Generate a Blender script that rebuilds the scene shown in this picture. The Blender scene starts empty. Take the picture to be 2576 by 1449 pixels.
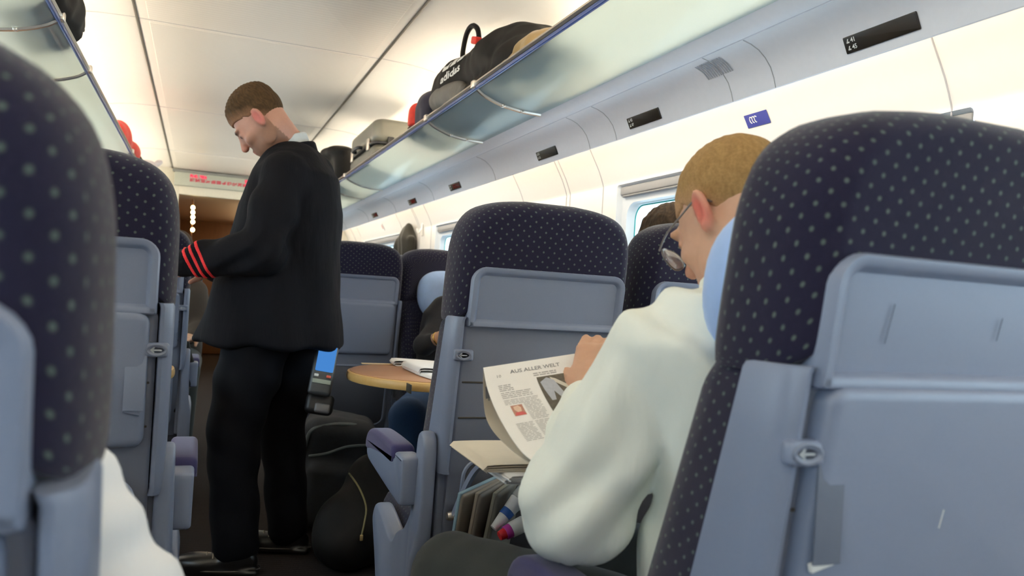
import bpy, math, random
import numpy as np
from mathutils import Vector, Matrix
random.seed(7); RNG = np.random.default_rng(7)
SC = bpy.context.scene
COL = SC.collection
PI = math.pi

# ------------------------------------------------------------------ objects
def link(o, parent=None):
    COL.objects.link(o)
    if parent is not None: o.parent = parent
    return o

def thing(name, label, cat, loc=(0, 0, 0), rotz=0.0, group=None):
    o = bpy.data.objects.new(name, None); o.empty_display_size = .05
    o.location = loc; o.rotation_euler = (0, 0, rotz)
    link(o); return tag(o, label, cat, group)

def tag(o, label, cat, group=None):
    o['label'] = label; o['category'] = cat
    if group: o['group'] = group
    return o

def struct(o):
    o['kind'] = 'structure'; return o

def dup(root, loc, rotz, label, group=None):
    r = root.copy(); COL.objects.link(r); r.location = loc; r.rotation_euler = (0, 0, rotz); r['label'] = label
    if group: r['group'] = group
    for ch in list(root.children):
        c = ch.copy(); COL.objects.link(c); c.parent = r
        for g in ch.children:
            d = g.copy(); COL.objects.link(d); d.parent = c
    return r

def world_off(parent):
    v = Vector((0, 0, 0)); p = parent
    while p is not None:
        v += p.location; p = p.parent
    return np.array(v)

# ------------------------------------------------------------------ mesh builder
class MB:
    def __init__(s): s.v = []; s.f = []; s.uv = []; s.col = []
    def add(s, v, f, uv=None, col=None):
        k = len(s.v)
        v = [tuple(map(float, q)) for q in v]
        s.v += v
        s.f += [tuple(i + k for i in q) for q in f]
        s.uv += [tuple(map(float, q)) for q in uv] if uv is not None else [(q[0] + q[1], q[2]) for q in v]
        s.col += [col] * len(v) if (col is None or isinstance(col, tuple)) else list(col)
    def build(s, name, mat, parent=None, world=False, sharp=40, subsurf=0):
        me = bpy.data.meshes.new(name)
        v = np.array(s.v)
        if world and parent is not None: v = v - world_off(parent)
        me.from_pydata(v.tolist(), [], s.f)
        uvl = me.uv_layers.new(name='UVMap')
        li = np.empty(len(me.loops), dtype=np.int32); me.loops.foreach_get('vertex_index', li)
        uvl.data.foreach_set('uv', np.array(s.uv, dtype=np.float32)[li].ravel())
        if any(c is not None for c in s.col):
            ca = me.color_attributes.new('Col', 'FLOAT_COLOR', 'POINT')
            arr = np.array([(c if c is not None else (1, 1, 1)) for c in s.col], dtype=np.float32)
            ca.data.foreach_set('color', np.hstack([arr, np.ones((len(arr), 1), np.float32)]).ravel())
        me.polygons.foreach_set('use_smooth', [True] * len(me.polygons))
        if sharp: me.set_sharp_from_angle(angle=math.radians(sharp))
        me.materials.append(mat); me.validate(); me.update()
        o = bpy.data.objects.new(name, me); link(o, parent)
        if subsurf:
            m = o.modifiers.new('s', 'SUBSURF'); m.levels = m.render_levels = subsurf
        return o
    # primitives --------------------------------------------------
    def puff(s, out, prof, mp, cap0=True, cap1=True, scale=True, col=None, uvs=1.0):
        """rings of a closed outline (n,2), each ring = (inset, depth); mp(a,b,d) -> xyz"""
        out = np.asarray(out, float); n = len(out)
        lo, hi = out.min(0), out.max(0); c = (lo + hi) / 2; half = (hi - lo) / 2
        t = np.roll(out, -1, 0) - np.roll(out, 1, 0)
        nr = np.stack([t[:, 1], -t[:, 0]], 1); nr /= np.linalg.norm(nr, axis=1)[:, None] + 1e-12
        area = .5 * np.sum(out[:, 0] * np.roll(out[:, 1], -1) - np.roll(out[:, 0], -1) * out[:, 1])
        if area < 0: out = out[::-1]; nr = -nr[::-1]
        V = []; U = []; cum = 0; prev = None; base0 = None
        for (ins, d) in prof:
            if scale: ring = c + (out - c) * (1 - ins / half)
            else: ring = out - nr * ins
            if prev is not None: cum += math.hypot(ins - prev[0], d - prev[1])
            if base0 is None: base0 = ring.copy()
            prev = (ins, d)
            for i in range(n):
                V.append(mp(ring[i, 0], ring[i, 1], d)); U.append((base0[i] + nr[i] * cum) * uvs)
        F = []
        for k in range(len(prof) - 1):
            for i in range(n):
                j = (i + 1) % n
                F.append((k * n + i, k * n + j, (k + 1) * n + j, (k + 1) * n + i))
        if cap0: F.append(tuple(range(n - 1, -1, -1)))
        if cap1: F.append(tuple((len(prof) - 1) * n + i for i in range(n)))
        s.add(V, F, U, col); return s
    def rbox(s, c, size, r=.006, rz=None, seg=4, M=None, col=None):
        rz = r if rz is None else rz
        hx, hy, hz = [q / 2 for q in size]
        out = rrect(size[0], size[1], min(r, hx * .98, hy * .98), seg)
        rz = min(rz, hz * .98)
        prof = []
        for k in range(seg + 1):
            a = PI / 2 * k / seg; prof.append((rz * (1 - math.sin(a)), -hz + rz * (1 - math.cos(a))))
        prof += [(p[0], -p[1]) for p in prof[::-1]]
        c = np.array(c, float)
        def mp(a, b, d):
            p = np.array((a, b, d))
            if M is not None: p = M @ p
            return c + p
        return s.puff(out, prof, mp, col=col)
    def tube(s, path, r, n=8, col=None, caps=True):
        P = [np.array(p, float) for p in path]; m = len(P)
        rs = r if hasattr(r, '__len__') else [r] * m
        V = []; up = None
        for i in range(m):
            t = P[min(i + 1, m - 1)] - P[max(i - 1, 0)]; t /= np.linalg.norm(t) + 1e-12
            if up is None:
                up = np.array((0, 0, 1.)) if abs(t[2]) < .9 else np.array((1., 0, 0))
            up = up - t * up.dot(t); up /= np.linalg.norm(up); sd = np.cross(t, up)
            for k in range(n):
                a = 2 * PI * k / n; V.append(P[i] + rs[i] * (math.cos(a) * up + math.sin(a) * sd))
        F = [(i * n + k, i * n + (k + 1) % n, (i + 1) * n + (k + 1) % n, (i + 1) * n + k) for i in range(m - 1) for k in range(n)]
        if caps: F += [tuple(range(n - 1, -1, -1)), tuple((m - 1) * n + k for k in range(n))]
        s.add(V, F, None, col); return s
    def sweep(s, sec, ys, mp=None, closed=False, thick=0, col=None):
        """section points (x,z) swept along y stations"""
        n = len(sec); V = []; U = []
        L = [0]
        for i in range(1, n): L.append(L[-1] + math.dist(sec[i], sec[i - 1]))
        for y in ys:
            for i, (x, z) in enumerate(sec): V.append((x, y, z)); U.append((y, L[i]))
        F = []
        for k in range(len(ys) - 1):
            for i in range(n if closed else n - 1):
                j = (i + 1) % n; F.append((k * n + i, k * n + j, (k + 1) * n + j, (k + 1) * n + i))
        if closed: F += [tuple(range(n)), tuple((len(ys) - 1) * n + i for i in range(n - 1, -1, -1))]
        s.add(V, F, U, col); return s
    def grid(s, fn, nu, nv, col=None, double=0.0):
        V = [fn(i / nu, j / nv) for j in range(nv + 1) for i in range(nu + 1)]
        F = [(j * (nu + 1) + i, j * (nu + 1) + i + 1, (j + 1) * (nu + 1) + i + 1, (j + 1) * (nu + 1) + i) for j in range(nv) for i in range(nu)]
        s.add(V, F, [(i / nu, j / nv) for j in range(nv + 1) for i in range(nu + 1)], col); return s
    def lathe(s, prof, n=20, M=None, c=(0, 0, 0), col=None):
        V = []; c = np.array(c, float)
        for (r, z) in prof:
            for k in range(n):
                p = np.array((r * math.cos(2 * PI * k / n), r * math.sin(2 * PI * k / n), z)); V.append(c + (M @ p if M is not None else p))
        m = len(prof)
        F = [(i * n + k, i * n + (k + 1) % n, (i + 1) * n + (k + 1) % n, (i + 1) * n + k) for i in range(m - 1) for k in range(n)]
        F += [tuple(range(n - 1, -1, -1)), tuple((m - 1) * n + k for k in range(n))]
        s.add(V, F, None, col); return s

def rrect(w, h, r, seg=5, cx=0, cy=0, radii=None):
    r4 = radii or (r, r, r, r)   # tr, tl, bl, br
    P = []
    for q, (sx, sy) in enumerate(((1, 1), (-1, 1), (-1, -1), (1, -1))):
        rr = r4[q]
        for k in range(seg + 1):
            a = PI / 2 * (q + k / seg)
            P.append((cx + sx * (w / 2 - rr) + rr * math.cos(a), cy + sy * (h / 2 - rr) + rr * math.sin(a)))
    return P

def chaikin(P, it=2):
    P = np.array(P, float)
    for _ in range(it):
        Q = np.roll(P, -1, 0); P = np.stack([.75 * P + .25 * Q, .25 * P + .75 * Q], 1).reshape(-1, P.shape[1])
    return P

def spline(P, n):
    """Catmull-Rom through open points"""
    P = [np.array(p, float) for p in P]; P = [2 * P[0] - P[1]] + P + [2 * P[-1] - P[-2]]; out = []
    m = len(P) - 3
    for k in range(n + 1):
        t = k / n * m; i = min(int(t), m - 1); t -= i
        a, b, c, d = P[i:i + 4]
        out.append(.5 * (2 * b + (c - a) * t + (2 * a - 5 * b + 4 * c - d) * t * t + (3 * b - a - 3 * c + d) * t ** 3))
    return out

def fillet(r, n=4, d0=0, d1=None):
    """profile of a slab with rounded rims from depth d0 to d1"""
    p = [(r * (1 - math.sin(PI / 2 * k / n)), d0 + r * (1 - math.cos(PI / 2 * k / n))) for k in range(n + 1)]
    return p + [(a, d0 + d1 - b) for (a, b) in p[::-1]]

def text_mesh(txt, size, bold=0.0):
    cu = bpy.data.curves.new('tmp', 'FONT'); cu.body = txt; cu.size = size; cu.offset = bold; cu.resolution_u = 2
    o = bpy.data.objects.new('tmp', cu); COL.objects.link(o)
    bpy.context.view_layer.update()
    me = bpy.data.meshes.new_from_object(o.evaluated_get(bpy.context.evaluated_depsgraph_get()))
    V = np.array([v.co[:] for v in me.vertices]) if len(me.vertices) else np.zeros((0, 3)); F = [tuple(p.vertices) for p in me.polygons]
    bpy.data.objects.remove(o); bpy.data.curves.remove(cu); bpy.data.meshes.remove(me)
    return V, F

# ------------------------------------------------------------------ signed distance modelling
def smin(a, b, k):
    h = np.clip(.5 + .5 * (b - a) / k, 0, 1); return b + (a - b) * h - k * h * (1 - h)
def smax(a, b, k): return -smin(-a, -b, k)
def ell(P, c, r, R=None):
    q = P - np.array(c, float)
    if R is not None: q = q @ R
    r = np.array(r, float); k0 = np.linalg.norm(q / r, axis=1); k1 = np.linalg.norm(q / r ** 2, axis=1) + 1e-9
    return k0 * (k0 - 1) / k1
def cap(P, a, b, r1, r2):
    a = np.array(a, float); b = np.array(b, float); ba = b - a; pa = P - a
    h = np.clip(pa @ ba / ba.dot(ba), 0, 1); return np.linalg.norm(pa - h[:, None] * ba, axis=1) - (r1 + (r2 - r1) * h)
def chain(P, pts, rs, k=.012):
    d = None
    for i in range(len(pts) - 1):
        e = cap(P, pts[i], pts[i + 1], rs[i], rs[i + 1]); d = e if d is None else smin(d, e, k)
    return d
def rb(P, c, h, r, R=None):
    q = P - np.array(c, float)
    if R is not None: q = q @ R
    q = np.abs(q) - (np.array(h, float) - r)
    return np.linalg.norm(np.maximum(q, 0), axis=1) + np.minimum(q.max(1), 0) - r
def stack(P, rows, f, l, rnd=.02):
    """vertical trunk: rows of (z, cx, cy, a, b); a along f, b along l"""
    rows = sorted(rows); zs = [q[0] for q in rows]; z = P[:, 2]; zc = np.clip(z, zs[0], zs[-1])
    cx, cy, a, b = [np.interp(zc, zs, [q[i] for q in rows]) for i in (1, 2, 3, 4)]
    dx = P[:, 0] - cx; dy = P[:, 1] - cy
    u = dx * f[0] + dy * f[1]; w = dx * l[0] + dy * l[1]
    k = (np.abs(u / a) ** 2.4 + np.abs(w / b) ** 2.4) ** (1 / 2.4)
    d = (k - 1) * np.minimum(a, b) * .85
    return smax(d, np.maximum(zs[0] - z, z - zs[-1]), rnd)
def rot(rx=0, ry=0, rz=0):
    return np.array(Matrix.Rotation(rz, 3, 'Z') @ Matrix.Rotation(ry, 3, 'Y') @ Matrix.Rotation(rx, 3, 'X'))
def wob(P, f, s=0):
    return (np.sin(P[:, 0] * f + 1.3 * np.sin(P[:, 1] * f * .7 + s) + s) + np.sin(P[:, 1] * f * 1.1 + 1.1 * np.sin(P[:, 2] * f * .8) + 2 * s) + np.sin(P[:, 2] * f * .9 + 1.2 * np.sin(P[:, 0] * f * .6 + 3 * s))) / 3

def mesh_sdf(f, lo, hi, h, B=10):
    lo = np.array(lo, float); hi = np.array(hi, float)
    nb = np.ceil((hi - lo) / h / B).astype(int) + 1; n = nb * B
    bi = np.stack(np.meshgrid(*[np.arange(k) for k in nb], indexing='ij'), -1).reshape(-1, 3)
    ctr = lo + (bi * B + (B - 1) / 2) * h
    dc = f(ctr); V = np.ones(n, np.float32)
    off = np.stack(np.meshgrid(*[np.arange(B)] * 3, indexing='ij'), -1).reshape(-1, 3)
    V6 = V.reshape(nb[0], B, nb[1], B, nb[2], B)
    for i in np.nonzero(dc < 0)[0]: V6[bi[i, 0], :, bi[i, 1], :, bi[i, 2], :] = -1
    keep = np.nonzero(np.abs(dc) < B * h * 1.5 + .02)[0]
    for c0 in range(0, len(keep), 150):
        ks = keep[c0:c0 + 150]
        idx = (bi[ks] * B)[:, None, :] + off[None]
        d = f((lo + idx.reshape(-1, 3) * h)).reshape(len(ks), B, B, B)
        for q, i in enumerate(ks): V6[bi[i, 0], :, bi[i, 1], :, bi[i, 2], :] = d[q]
    V = V6.reshape(n); S = V < 0
    crn = [(a, b, c) for a in (0, 1) for b in (0, 1) for c in (0, 1)]
    sl = lambda A, o: A[o[0]:A.shape[0] - 1 + o[0], o[1]:A.shape[1] - 1 + o[1], o[2]:A.shape[2] - 1 + o[2]]
    cnt = sum(sl(S, o).astype(np.int8) for o in crn)
    mixed = (cnt > 0) & (cnt < 8); ci = np.argwhere(mixed)
    idm = -np.ones(mixed.shape, np.int64); idm[mixed] = np.arange(len(ci))
    vals = {o: V[ci[:, 0] + o[0], ci[:, 1] + o[1], ci[:, 2] + o[2]] for o in crn}
    acc = np.zeros((len(ci), 3)); num = np.zeros(len(ci))
    for o in crn:
        for ax in range(3):
            if o[ax] == 0:
                o2 = list(o); o2[ax] = 1; o2 = tuple(o2); a, b = vals[o], vals[o2]
                m = (a < 0) != (b < 0); t = np.where(m, a / np.where(m, a - b, 1), 0)
                p = np.array(o, float)[None].repeat(len(ci), 0); p[:, ax] = t
                acc += p * m[:, None]; num += m
    pts = lo + (ci + acc / num[:, None]) * h
    F = []
    for ax in range(3):
        b, c = [(1, 2), (2, 0), (0, 1)][ax]
        A0 = [slice(1, -1)] * 3; A1 = [slice(1, -1)] * 3; A0[ax] = slice(0, -1); A1[ax] = slice(1, None)
        s0, s1 = S[tuple(A0)], S[tuple(A1)]
        e = np.argwhere(s0 != s1); 
        if not len(e): continue
        base = e.copy(); base[:, b] += 1; base[:, c] += 1
        def cell(db, dc_):
            q = base.copy(); q[:, b] -= db; q[:, c] -= dc_; return idm[q[:, 0], q[:, 1], q[:, 2]]
        Q = np.stack([cell(1, 1), cell(0, 1), cell(0, 0), cell(1, 0)], 1)
        flip = ~s0[e[:, 0], e[:, 1], e[:, 2]]; Q[flip] = Q[flip][:, ::-1]
        F.append(Q)
    F = np.concatenate(F); F = F[(F >= 0).all(1)]
    return pts, F

def sdf_obj(name, f, lo, hi, h, mat, parent=None, colfn=None):
    pts, F = mesh_sdf(f, lo, hi, h)
    m = MB(); m.v = pts.tolist(); m.f = F.tolist(); m.uv = np.stack([pts[:, 0] + pts[:, 1], pts[:, 2]], 1).tolist()
    m.col = [tuple(q) for q in colfn(pts)] if colfn else [None] * len(pts)
    return m.build(name, mat, parent, world=True, sharp=0)

# ------------------------------------------------------------------ materials
def lin(r, g, b):
    return tuple((c / 255 / 12.92) if c <= 10 else ((c / 255 + .055) / 1.055) ** 2.4 for c in (r, g, b))
class N:
    def __init__(s, name):
        s.m = bpy.data.materials.new(name); s.m.use_nodes = True; s.t = s.m.node_tree; s.t.nodes.clear()
        s.out = s.t.nodes.new('ShaderNodeOutputMaterial')
    def n(s, ty, **kw):
        o = s.t.nodes.new(ty)
        for k, v in kw.items(): setattr(o, k, v)
        return o
    def l(s, a, b): s.t.links.new(a, b)
    def val(s, sock, v):
        if hasattr(v, 'is_linked') or isinstance(v, bpy.types.NodeSocket): s.l(v, sock)
        else: sock.default_value = v
    def math(s, op, a, b=0.0, c=None):
        o = s.n('ShaderNodeMath', operation=op); s.val(o.inputs[0], a); s.val(o.inputs[1], b)
        if c is not None: s.val(o.inputs[2], c)
        return o.outputs[0]
    def mix(s, f, a, b):
        o = s.n('ShaderNodeMix', data_type='RGBA'); s.val(o.inputs[0], f)
        for k, v in ((6, a), (7, b)):
            if isinstance(v, tuple): o.inputs[k].default_value = (*v[:3], 1)
            else: s.l(v, o.inputs[k])
        return o.outputs[2]
    def noise(s, scale, detail=3, coord='Object', vec=None):
        o = s.n('ShaderNodeTexNoise'); o.inputs['Scale'].default_value = scale; o.inputs['Detail'].default_value = detail
        if vec is None: vec = s.n('ShaderNodeTexCoord').outputs[coord]
        s.l(vec, o.inputs['Vector']); return o.outputs['Fac']
    def bsdf(s, color, rough=.5, metal=0.0, bump=None, bstr=.2, bdist=.002, spec=.5, sheen=0.0, **kw):
        b = s.n('ShaderNodeBsdfPrincipled')
        if isinstance(color, tuple): b.inputs['Base Color'].default_value = (*color[:3], 1)
        else: s.l(color, b.inputs['Base Color'])
        s.val(b.inputs['Roughness'], rough); b.inputs['Metallic'].default_value = metal
        b.inputs['Specular IOR Level'].default_value = spec
        if sheen: b.inputs['Sheen Weight'].default_value = sheen; b.inputs['Sheen Roughness'].default_value = .4
        for k, v in kw.items(): s.val(b.inputs[k], v)
        if bump is not None:
            o = s.n('ShaderNodeBump'); o.inputs['Strength'].default_value = bstr; o.inputs['Distance'].default_value = bdist
            s.l(bump, o.inputs['Height']); s.l(o.outputs[0], b.inputs['Normal'])
        return b
    def done(s, sh):
        s.l(sh.outputs[0] if hasattr(sh, 'outputs') else sh, s.out.inputs[0]); return s.m

def plain(name, c, rough=.5, metal=0.0, ns=60, nv=.08, bs=0.0, spec=.5, sheen=0.0, bscale=None):
    n = N(name); f = n.noise(ns)
    dark = tuple(q * (1 - nv) for q in c); lite = tuple(min(1, q * (1 + nv)) for q in c)
    return n.done(n.bsdf(n.mix(f, dark, lite), rough, metal, bump=n.noise(bscale or ns * 5) if bs else None, bstr=bs, spec=spec, sheen=sheen))

def colattr(name, rough=.5, ns=80, nv=.1, spec=.3, bs=0.0, sss=0.0, sheen=0.0):
    n = N(name); a = n.n('ShaderNodeVertexColor'); a.layer_name = 'Col'
    hs = n.n('ShaderNodeHueSaturation'); n.l(a.outputs[0], hs.inputs['Color'])
    n.l(n.math('MULTIPLY_ADD', n.noise(ns), 2 * nv, 1 - nv), hs.inputs['Value'])
    b = n.bsdf(hs.outputs[0], rough, spec=spec, bump=n.noise(ns * 6) if bs else None, bstr=bs, sheen=sheen)
    if sss:
        b.inputs['Subsurface Weight'].default_value = sss; b.inputs['Subsurface Radius'].default_value = (.012, .005, .003); b.inputs['Subsurface Scale'].default_value = 1
    return n.done(b)

def emis(name, c, st):
    n = N(name); e = n.n('ShaderNodeEmission'); e.inputs[0].default_value = (*c, 1); e.inputs[1].default_value = st; return n.done(e)

def fabric_dots():
    n = N('dotted_fabric'); uv = n.n('ShaderNodeUVMap'); sp = n.n('ShaderNodeSeparateXYZ'); n.l(uv.outputs[0], sp.inputs[0])
    A, Bq = .0262, .0112
    q = n.math('DIVIDE', sp.outputs[1], Bq); row = n.math('FLOOR', q)
    half = n.math('MULTIPLY', n.math('FRACT', n.math('MULTIPLY', row, .5)), 1.0)
    p = n.math('ADD', n.math('DIVIDE', sp.outputs[0], A), half)
    fx = n.math('MULTIPLY', n.math('SUBTRACT', n.math('FRACT', p), .5), A)
    fy = n.math('MULTIPLY', n.math('SUBTRACT', n.math('FRACT', q), .5), Bq * .95)
    d = n.math('SQRT', n.math('ADD', n.math('MULTIPLY', fx, fx), n.math('MULTIPLY', fy, fy)))
    mr = n.n('ShaderNodeMapRange'); n.l(d, mr.inputs[0]); mr.inputs[1].default_value = .0014; mr.inputs[2].default_value = .0030; mr.inputs[3].default_value = 1; mr.inputs[4].default_value = 0
    fn = n.noise(900, 2)
    base = n.mix(fn, (.010, .0095, .023), (.022, .020, .047))
    c = n.mix(n.math('MULTIPLY', mr.outputs[0], .85), base, (.10, .135, .115))
    return n.done(n.bsdf(c, .85, bump=n.noise(1500, 2), bstr=.25, spec=.15, sheen=.25))

M = {}
M['fabric'] = fabric_dots()
M['pad'] = plain('armrest_pad_fabric', (.045, .042, .12), .8, ns=600, nv=.25, bs=.15, spec=.2, sheen=.25)
M['grey'] = plain('seat_grey_plastic', (.190, .225, .318), .38, ns=300, nv=.04, bs=.05, bscale=1800)
M['grey2'] = plain('seat_grey_panel', (.160, .183, .250), .45, ns=300, nv=.04, bs=.05, bscale=1800)
M['arrow'] = plain('arrow_grey', (.36, .39, .42), .5)
M['recess'] = plain('recess_shade_scuff_grey', (.105, .125, .175), .45)
M['dgrey'] = plain('pocket_net_dark', (.06, .065, .085), .7, ns=400, nv=.15, bs=.2)
M['black'] = plain('black_plastic', (.012, .012, .014), .45)
M['chrome'] = plain('brushed_rail', (.86, .80, .72), .34, 1.0, ns=90, nv=.04)
M['bluerail'] = plain('blue_rail_strip', (.03, .07, .25), .3)
M['white'] = plain('white_panel', (.74, .72, .69), .45, ns=40, nv=.02)
M['ceil'] = plain('ceiling_panel', (.78, .75, .70), .42, ns=30, nv=.02)
M['val'] = plain('valance_grey', (.79, .785, .83), .5, ns=60, nv=.03)
M['seam'] = plain('dark_seam', (.05, .045, .035), .5)
M['hairline'] = plain('panel_joint', (.40, .40, .42), .6)
M['wood'] = None
M['display'] = plain('display_glass', (.018, .013, .008), .25)
M['print'] = plain('print_black', (.03, .03, .035), .7)
M['mark'] = plain('white_mark', (.75, .75, .72), .6)
M['pillow'] = plain('pale_blue_cover', (.36, .52, .85), .85, ns=25, nv=.10, bs=.35, bscale=30, sheen=.2)
# ------------------------------------------------------------------ more materials
def wood(name, a, b, sc=(2, 22, 22)):
    n = N(name); tc = n.n('ShaderNodeTexCoord'); mp = n.n('ShaderNodeMapping'); mp.inputs['Scale'].default_value = sc
    n.l(tc.outputs['Object'], mp.inputs[0]); f = n.noise(3, 6, vec=mp.outputs[0])
    return n.done(n.bsdf(n.mix(f, a, b), .38, spec=.4))
M['wood'] = wood('beech_top', (.40, .19, .09), (.52, .27, .14))
M['woodedge'] = wood('beech_edge', (.62, .36, .11), (.72, .46, .17))
M['brown'] = wood('dark_wood', (.10, .045, .018), (.17, .08, .03), (20, 20, 2))
def carpet():
    n = N('carpet'); tc = n.n('ShaderNodeTexCoord'); sp = n.n('ShaderNodeSeparateXYZ'); n.l(tc.outputs['Object'], sp.inputs[0])
    w = n.math('SINE', n.math('MULTIPLY', sp.outputs[1], 2 * PI / .022)); f = n.noise(160)
    g = n.math('ADD', n.math('MULTIPLY', w, .22), f)
    return n.done(n.bsdf(n.mix(g, (.010, .008, .008), (.034, .027, .025)), .95, bump=g, bstr=.5, spec=.1))
M['carpet'] = carpet()
def groove():
    n = N('grooved_ceiling'); tc = n.n('ShaderNodeTexCoord'); sp = n.n('ShaderNodeSeparateXYZ'); n.l(tc.outputs['Object'], sp.inputs[0])
    w = n.math('POWER', n.math('ABSOLUTE', n.math('SINE', n.math('MULTIPLY', sp.outputs[1], PI / .030))), .5)
    return n.done(n.bsdf(n.mix(w, (.66, .63, .585), (.76, .73, .68)), .42, bump=w, bstr=.35, bdist=.002))
M['groove'] = groove()
def rackglass():
    n = N('frosted_rack_glass')
    tr = n.n('ShaderNodeBsdfTranslucent'); tr.inputs[0].default_value = (.84, .91, .90, 1)
    df = n.n('ShaderNodeBsdfDiffuse'); df.inputs[0].default_value = (.62, .72, .76, 1)
    gl = n.n('ShaderNodeBsdfGlossy'); gl.inputs[0].default_value = (.8, .85, .85, 1); gl.inputs[1].default_value = .12
    tp = n.n('ShaderNodeBsdfTransparent'); tp.inputs[0].default_value = (.80, .90, .90, 1)
    m1 = n.n('ShaderNodeMixShader'); m1.inputs[0].default_value = .30; n.l(tr.outputs[0], m1.inputs[1]); n.l(df.outputs[0], m1.inputs[2])
    m2 = n.n('ShaderNodeMixShader'); m2.inputs[0].default_value = .12; n.l(m1.outputs[0], m2.inputs[1]); n.l(tp.outputs[0], m2.inputs[2])
    lw = n.n('ShaderNodeLayerWeight'); lw.inputs[0].default_value = .25
    m3 = n.n('ShaderNodeMixShader'); n.l(n.math('MULTIPLY', lw.outputs[0], .35), m3.inputs[0]); n.l(m2.outputs[0], m3.inputs[1]); n.l(gl.outputs[0], m3.inputs[2])
    return n.done(m3.outputs[0])
M['rackglass'] = rackglass()
def pane():
    n = N('window_glass'); tp = n.n('ShaderNodeBsdfTransparent'); tp.inputs[0].default_value = (.90, .97, .98, 1)
    gl = n.n('ShaderNodeBsdfGlossy'); gl.inputs[1].default_value = .02
    lw = n.n('ShaderNodeLayerWeight'); lw.inputs[0].default_value = .15
    m = n.n('ShaderNodeMixShader'); n.l(n.math('MULTIPLY', lw.outputs[0], .6), m.inputs[0]); n.l(tp.outputs[0], m.inputs[1]); n.l(gl.outputs[0], m.inputs[2])
    return n.done(m.outputs[0])
M['pane'] = pane()
M['teal'] = plain('window_seal', (.02, .28, .28), .4)
M['frame'] = plain('window_frame', (.66, .70, .74), .4, ns=40, nv=.02)
M['blind'] = plain('roller_blind_box', (.24, .24, .245), .5)
WARM = (1.0, .80, .50)
M['strip'] = emis('wall_lamp_strip', (1.0, .86, .64), 12.5)
M['strip2'] = emis('rack_lamp_strip', (1.0, .87, .66), 40.0)
M['bulb'] = emis('small_lamp', (1.0, .72, .30), 16.0)
M['led'] = emis('red_led', (1.0, .02, .10), 1.3)
M['ledd'] = emis('red_led_dim', (1.0, .10, .15), .55)
M['ledsmall'] = emis('red_led_small', (1.0, .03, .02), .10)
M['pda'] = emis('blue_screen', (.10, .38, 1.0), .55)

# ------------------------------------------------------------------ carriage shell
Y0, Y1 = -4.2, 9.3          # along the train
CXA = .225                  # centre of the aisle
def mx(x): return 2 * CXA - x
def mxs(sec): return [(mx(x), z) for x, z in sec]
YS = list(np.linspace(Y0, Y1, 28))

m = MB(); m.grid(lambda a, b: (-1.25 + 2.95 * a, Y0 + (13.0 - Y0) * b, 0), 4, 40)
o = struct(m.build('floor', M['carpet']))

CZ = 2.216; CL, CR = mx(.784), .784
PAN = [-4.2, -1.95, .30, 2.02, 4.0, 6.0, 8.0, 9.3]
m = MB(); m.rbox(((CL + CR) / 2, (Y0 + Y1) / 2, CZ + .02), (CR - CL, Y1 - Y0, .04), .002); ceil = struct(m.build('ceiling', M['ceil']))
m = MB()
for a, b in zip(PAN[:-1], PAN[1:]):
    m.rbox(((CL + CR) / 2, (a + b) / 2, CZ - .0015), (CR - CL - .10, b - a - .06, .005), .002)
m.build('grooved_panel', M['groove'], ceil)
m = MB()
for y in PAN[1:-1]: m.rbox(((CL + CR) / 2, y, CZ - .0005), (CR - CL, .003, .003), .0006)
m.build('panel_joint', M['hairline'], ceil)
SIDE = spline([(.79, 2.218), (1.0, 2.205), (1.2, 2.155), (1.36, 2.06), (1.45, 1.93), (1.485, 1.80)], 20)
for nm, sec in (('trim_1', [tuple(q) for q in SIDE]), ('trim_2', mxs(SIDE))):
    m = MB(); m.sweep(sec, YS); tp = struct(m.build(nm, M['ceil']))
    mj = MB()
    for y in PAN[1:-1]: mj.tube([(q[0], y, q[1]) for q in sec], .0022, 6)
    mj.build('panel_joint', M['hairline'], tp)
for nm, x in (('trim_3', CR), ('trim_4', CL)):
    m = MB(); m.rbox((x, (Y0 + Y1) / 2, CZ + .002), (.013, Y1 - Y0, .012), .002); struct(m.build(nm, M['seam']))

# valance with the bullnose under the rack
VAL = [(1.140, 1.752), (1.152, 1.737), (1.168, 1.724), (1.188, 1.716), (1.197, 1.7155), (1.199, 1.719), (1.201, 1.7145), (1.225, 1.709), (1.249, 1.699), (1.270, 1.683), (1.288, 1.662), (1.300, 1.637), (1.307, 1.614), (1.311, 1.613), (1.316, 1.618), (1.318, 1.66), (1.34, 1.705), (1.48, 1.735), (1.485, 1.75), (1.33, 1.765), (1.16, 1.756)]
VSEAM = [-.9, .12, .80, 1.61, 1.78, 2.42, 2.62, 3.62, 4.7, 5.7, 6.7, 7.8]
for nm, sg in (('trim_5', 1), ('trim_6', -1)):
    sec = VAL if sg > 0 else mxs(VAL)
    m = MB(); m.sweep(sec, YS, closed=True); v = struct(m.build(nm, M['val'], sharp=50))
    mj = MB()
    for y in VSEAM: mj.tube([((q[0] if sg > 0 else mx(q[0])), y, q[1] - .0003) for q in VAL[6:13]], .0016, 5)
    mj.build('panel_joint', M['hairline'], v)

# lamp strips: under the valance onto the wall, and behind the rack onto the ceiling
for sg, n1, n2 in ((1, 'trim_7', 'trim_8'), (-1, 'trim_9', 'trim_10')):
    f = (lambda x: x) if sg > 0 else mx
    m = MB(); m.rbox((f(1.385), (Y0 + Y1) / 2, 1.700), (.05, Y1 - Y0 - .2, .014), .005); struct(m.build(n1, M['strip']))
    m = MB(); m.rbox((f(1.415), (Y0 + Y1) / 2, 1.790), (.035, Y1 - Y0 - .2, .022), .005); struct(m.build(n2, M['strip2']))

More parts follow.
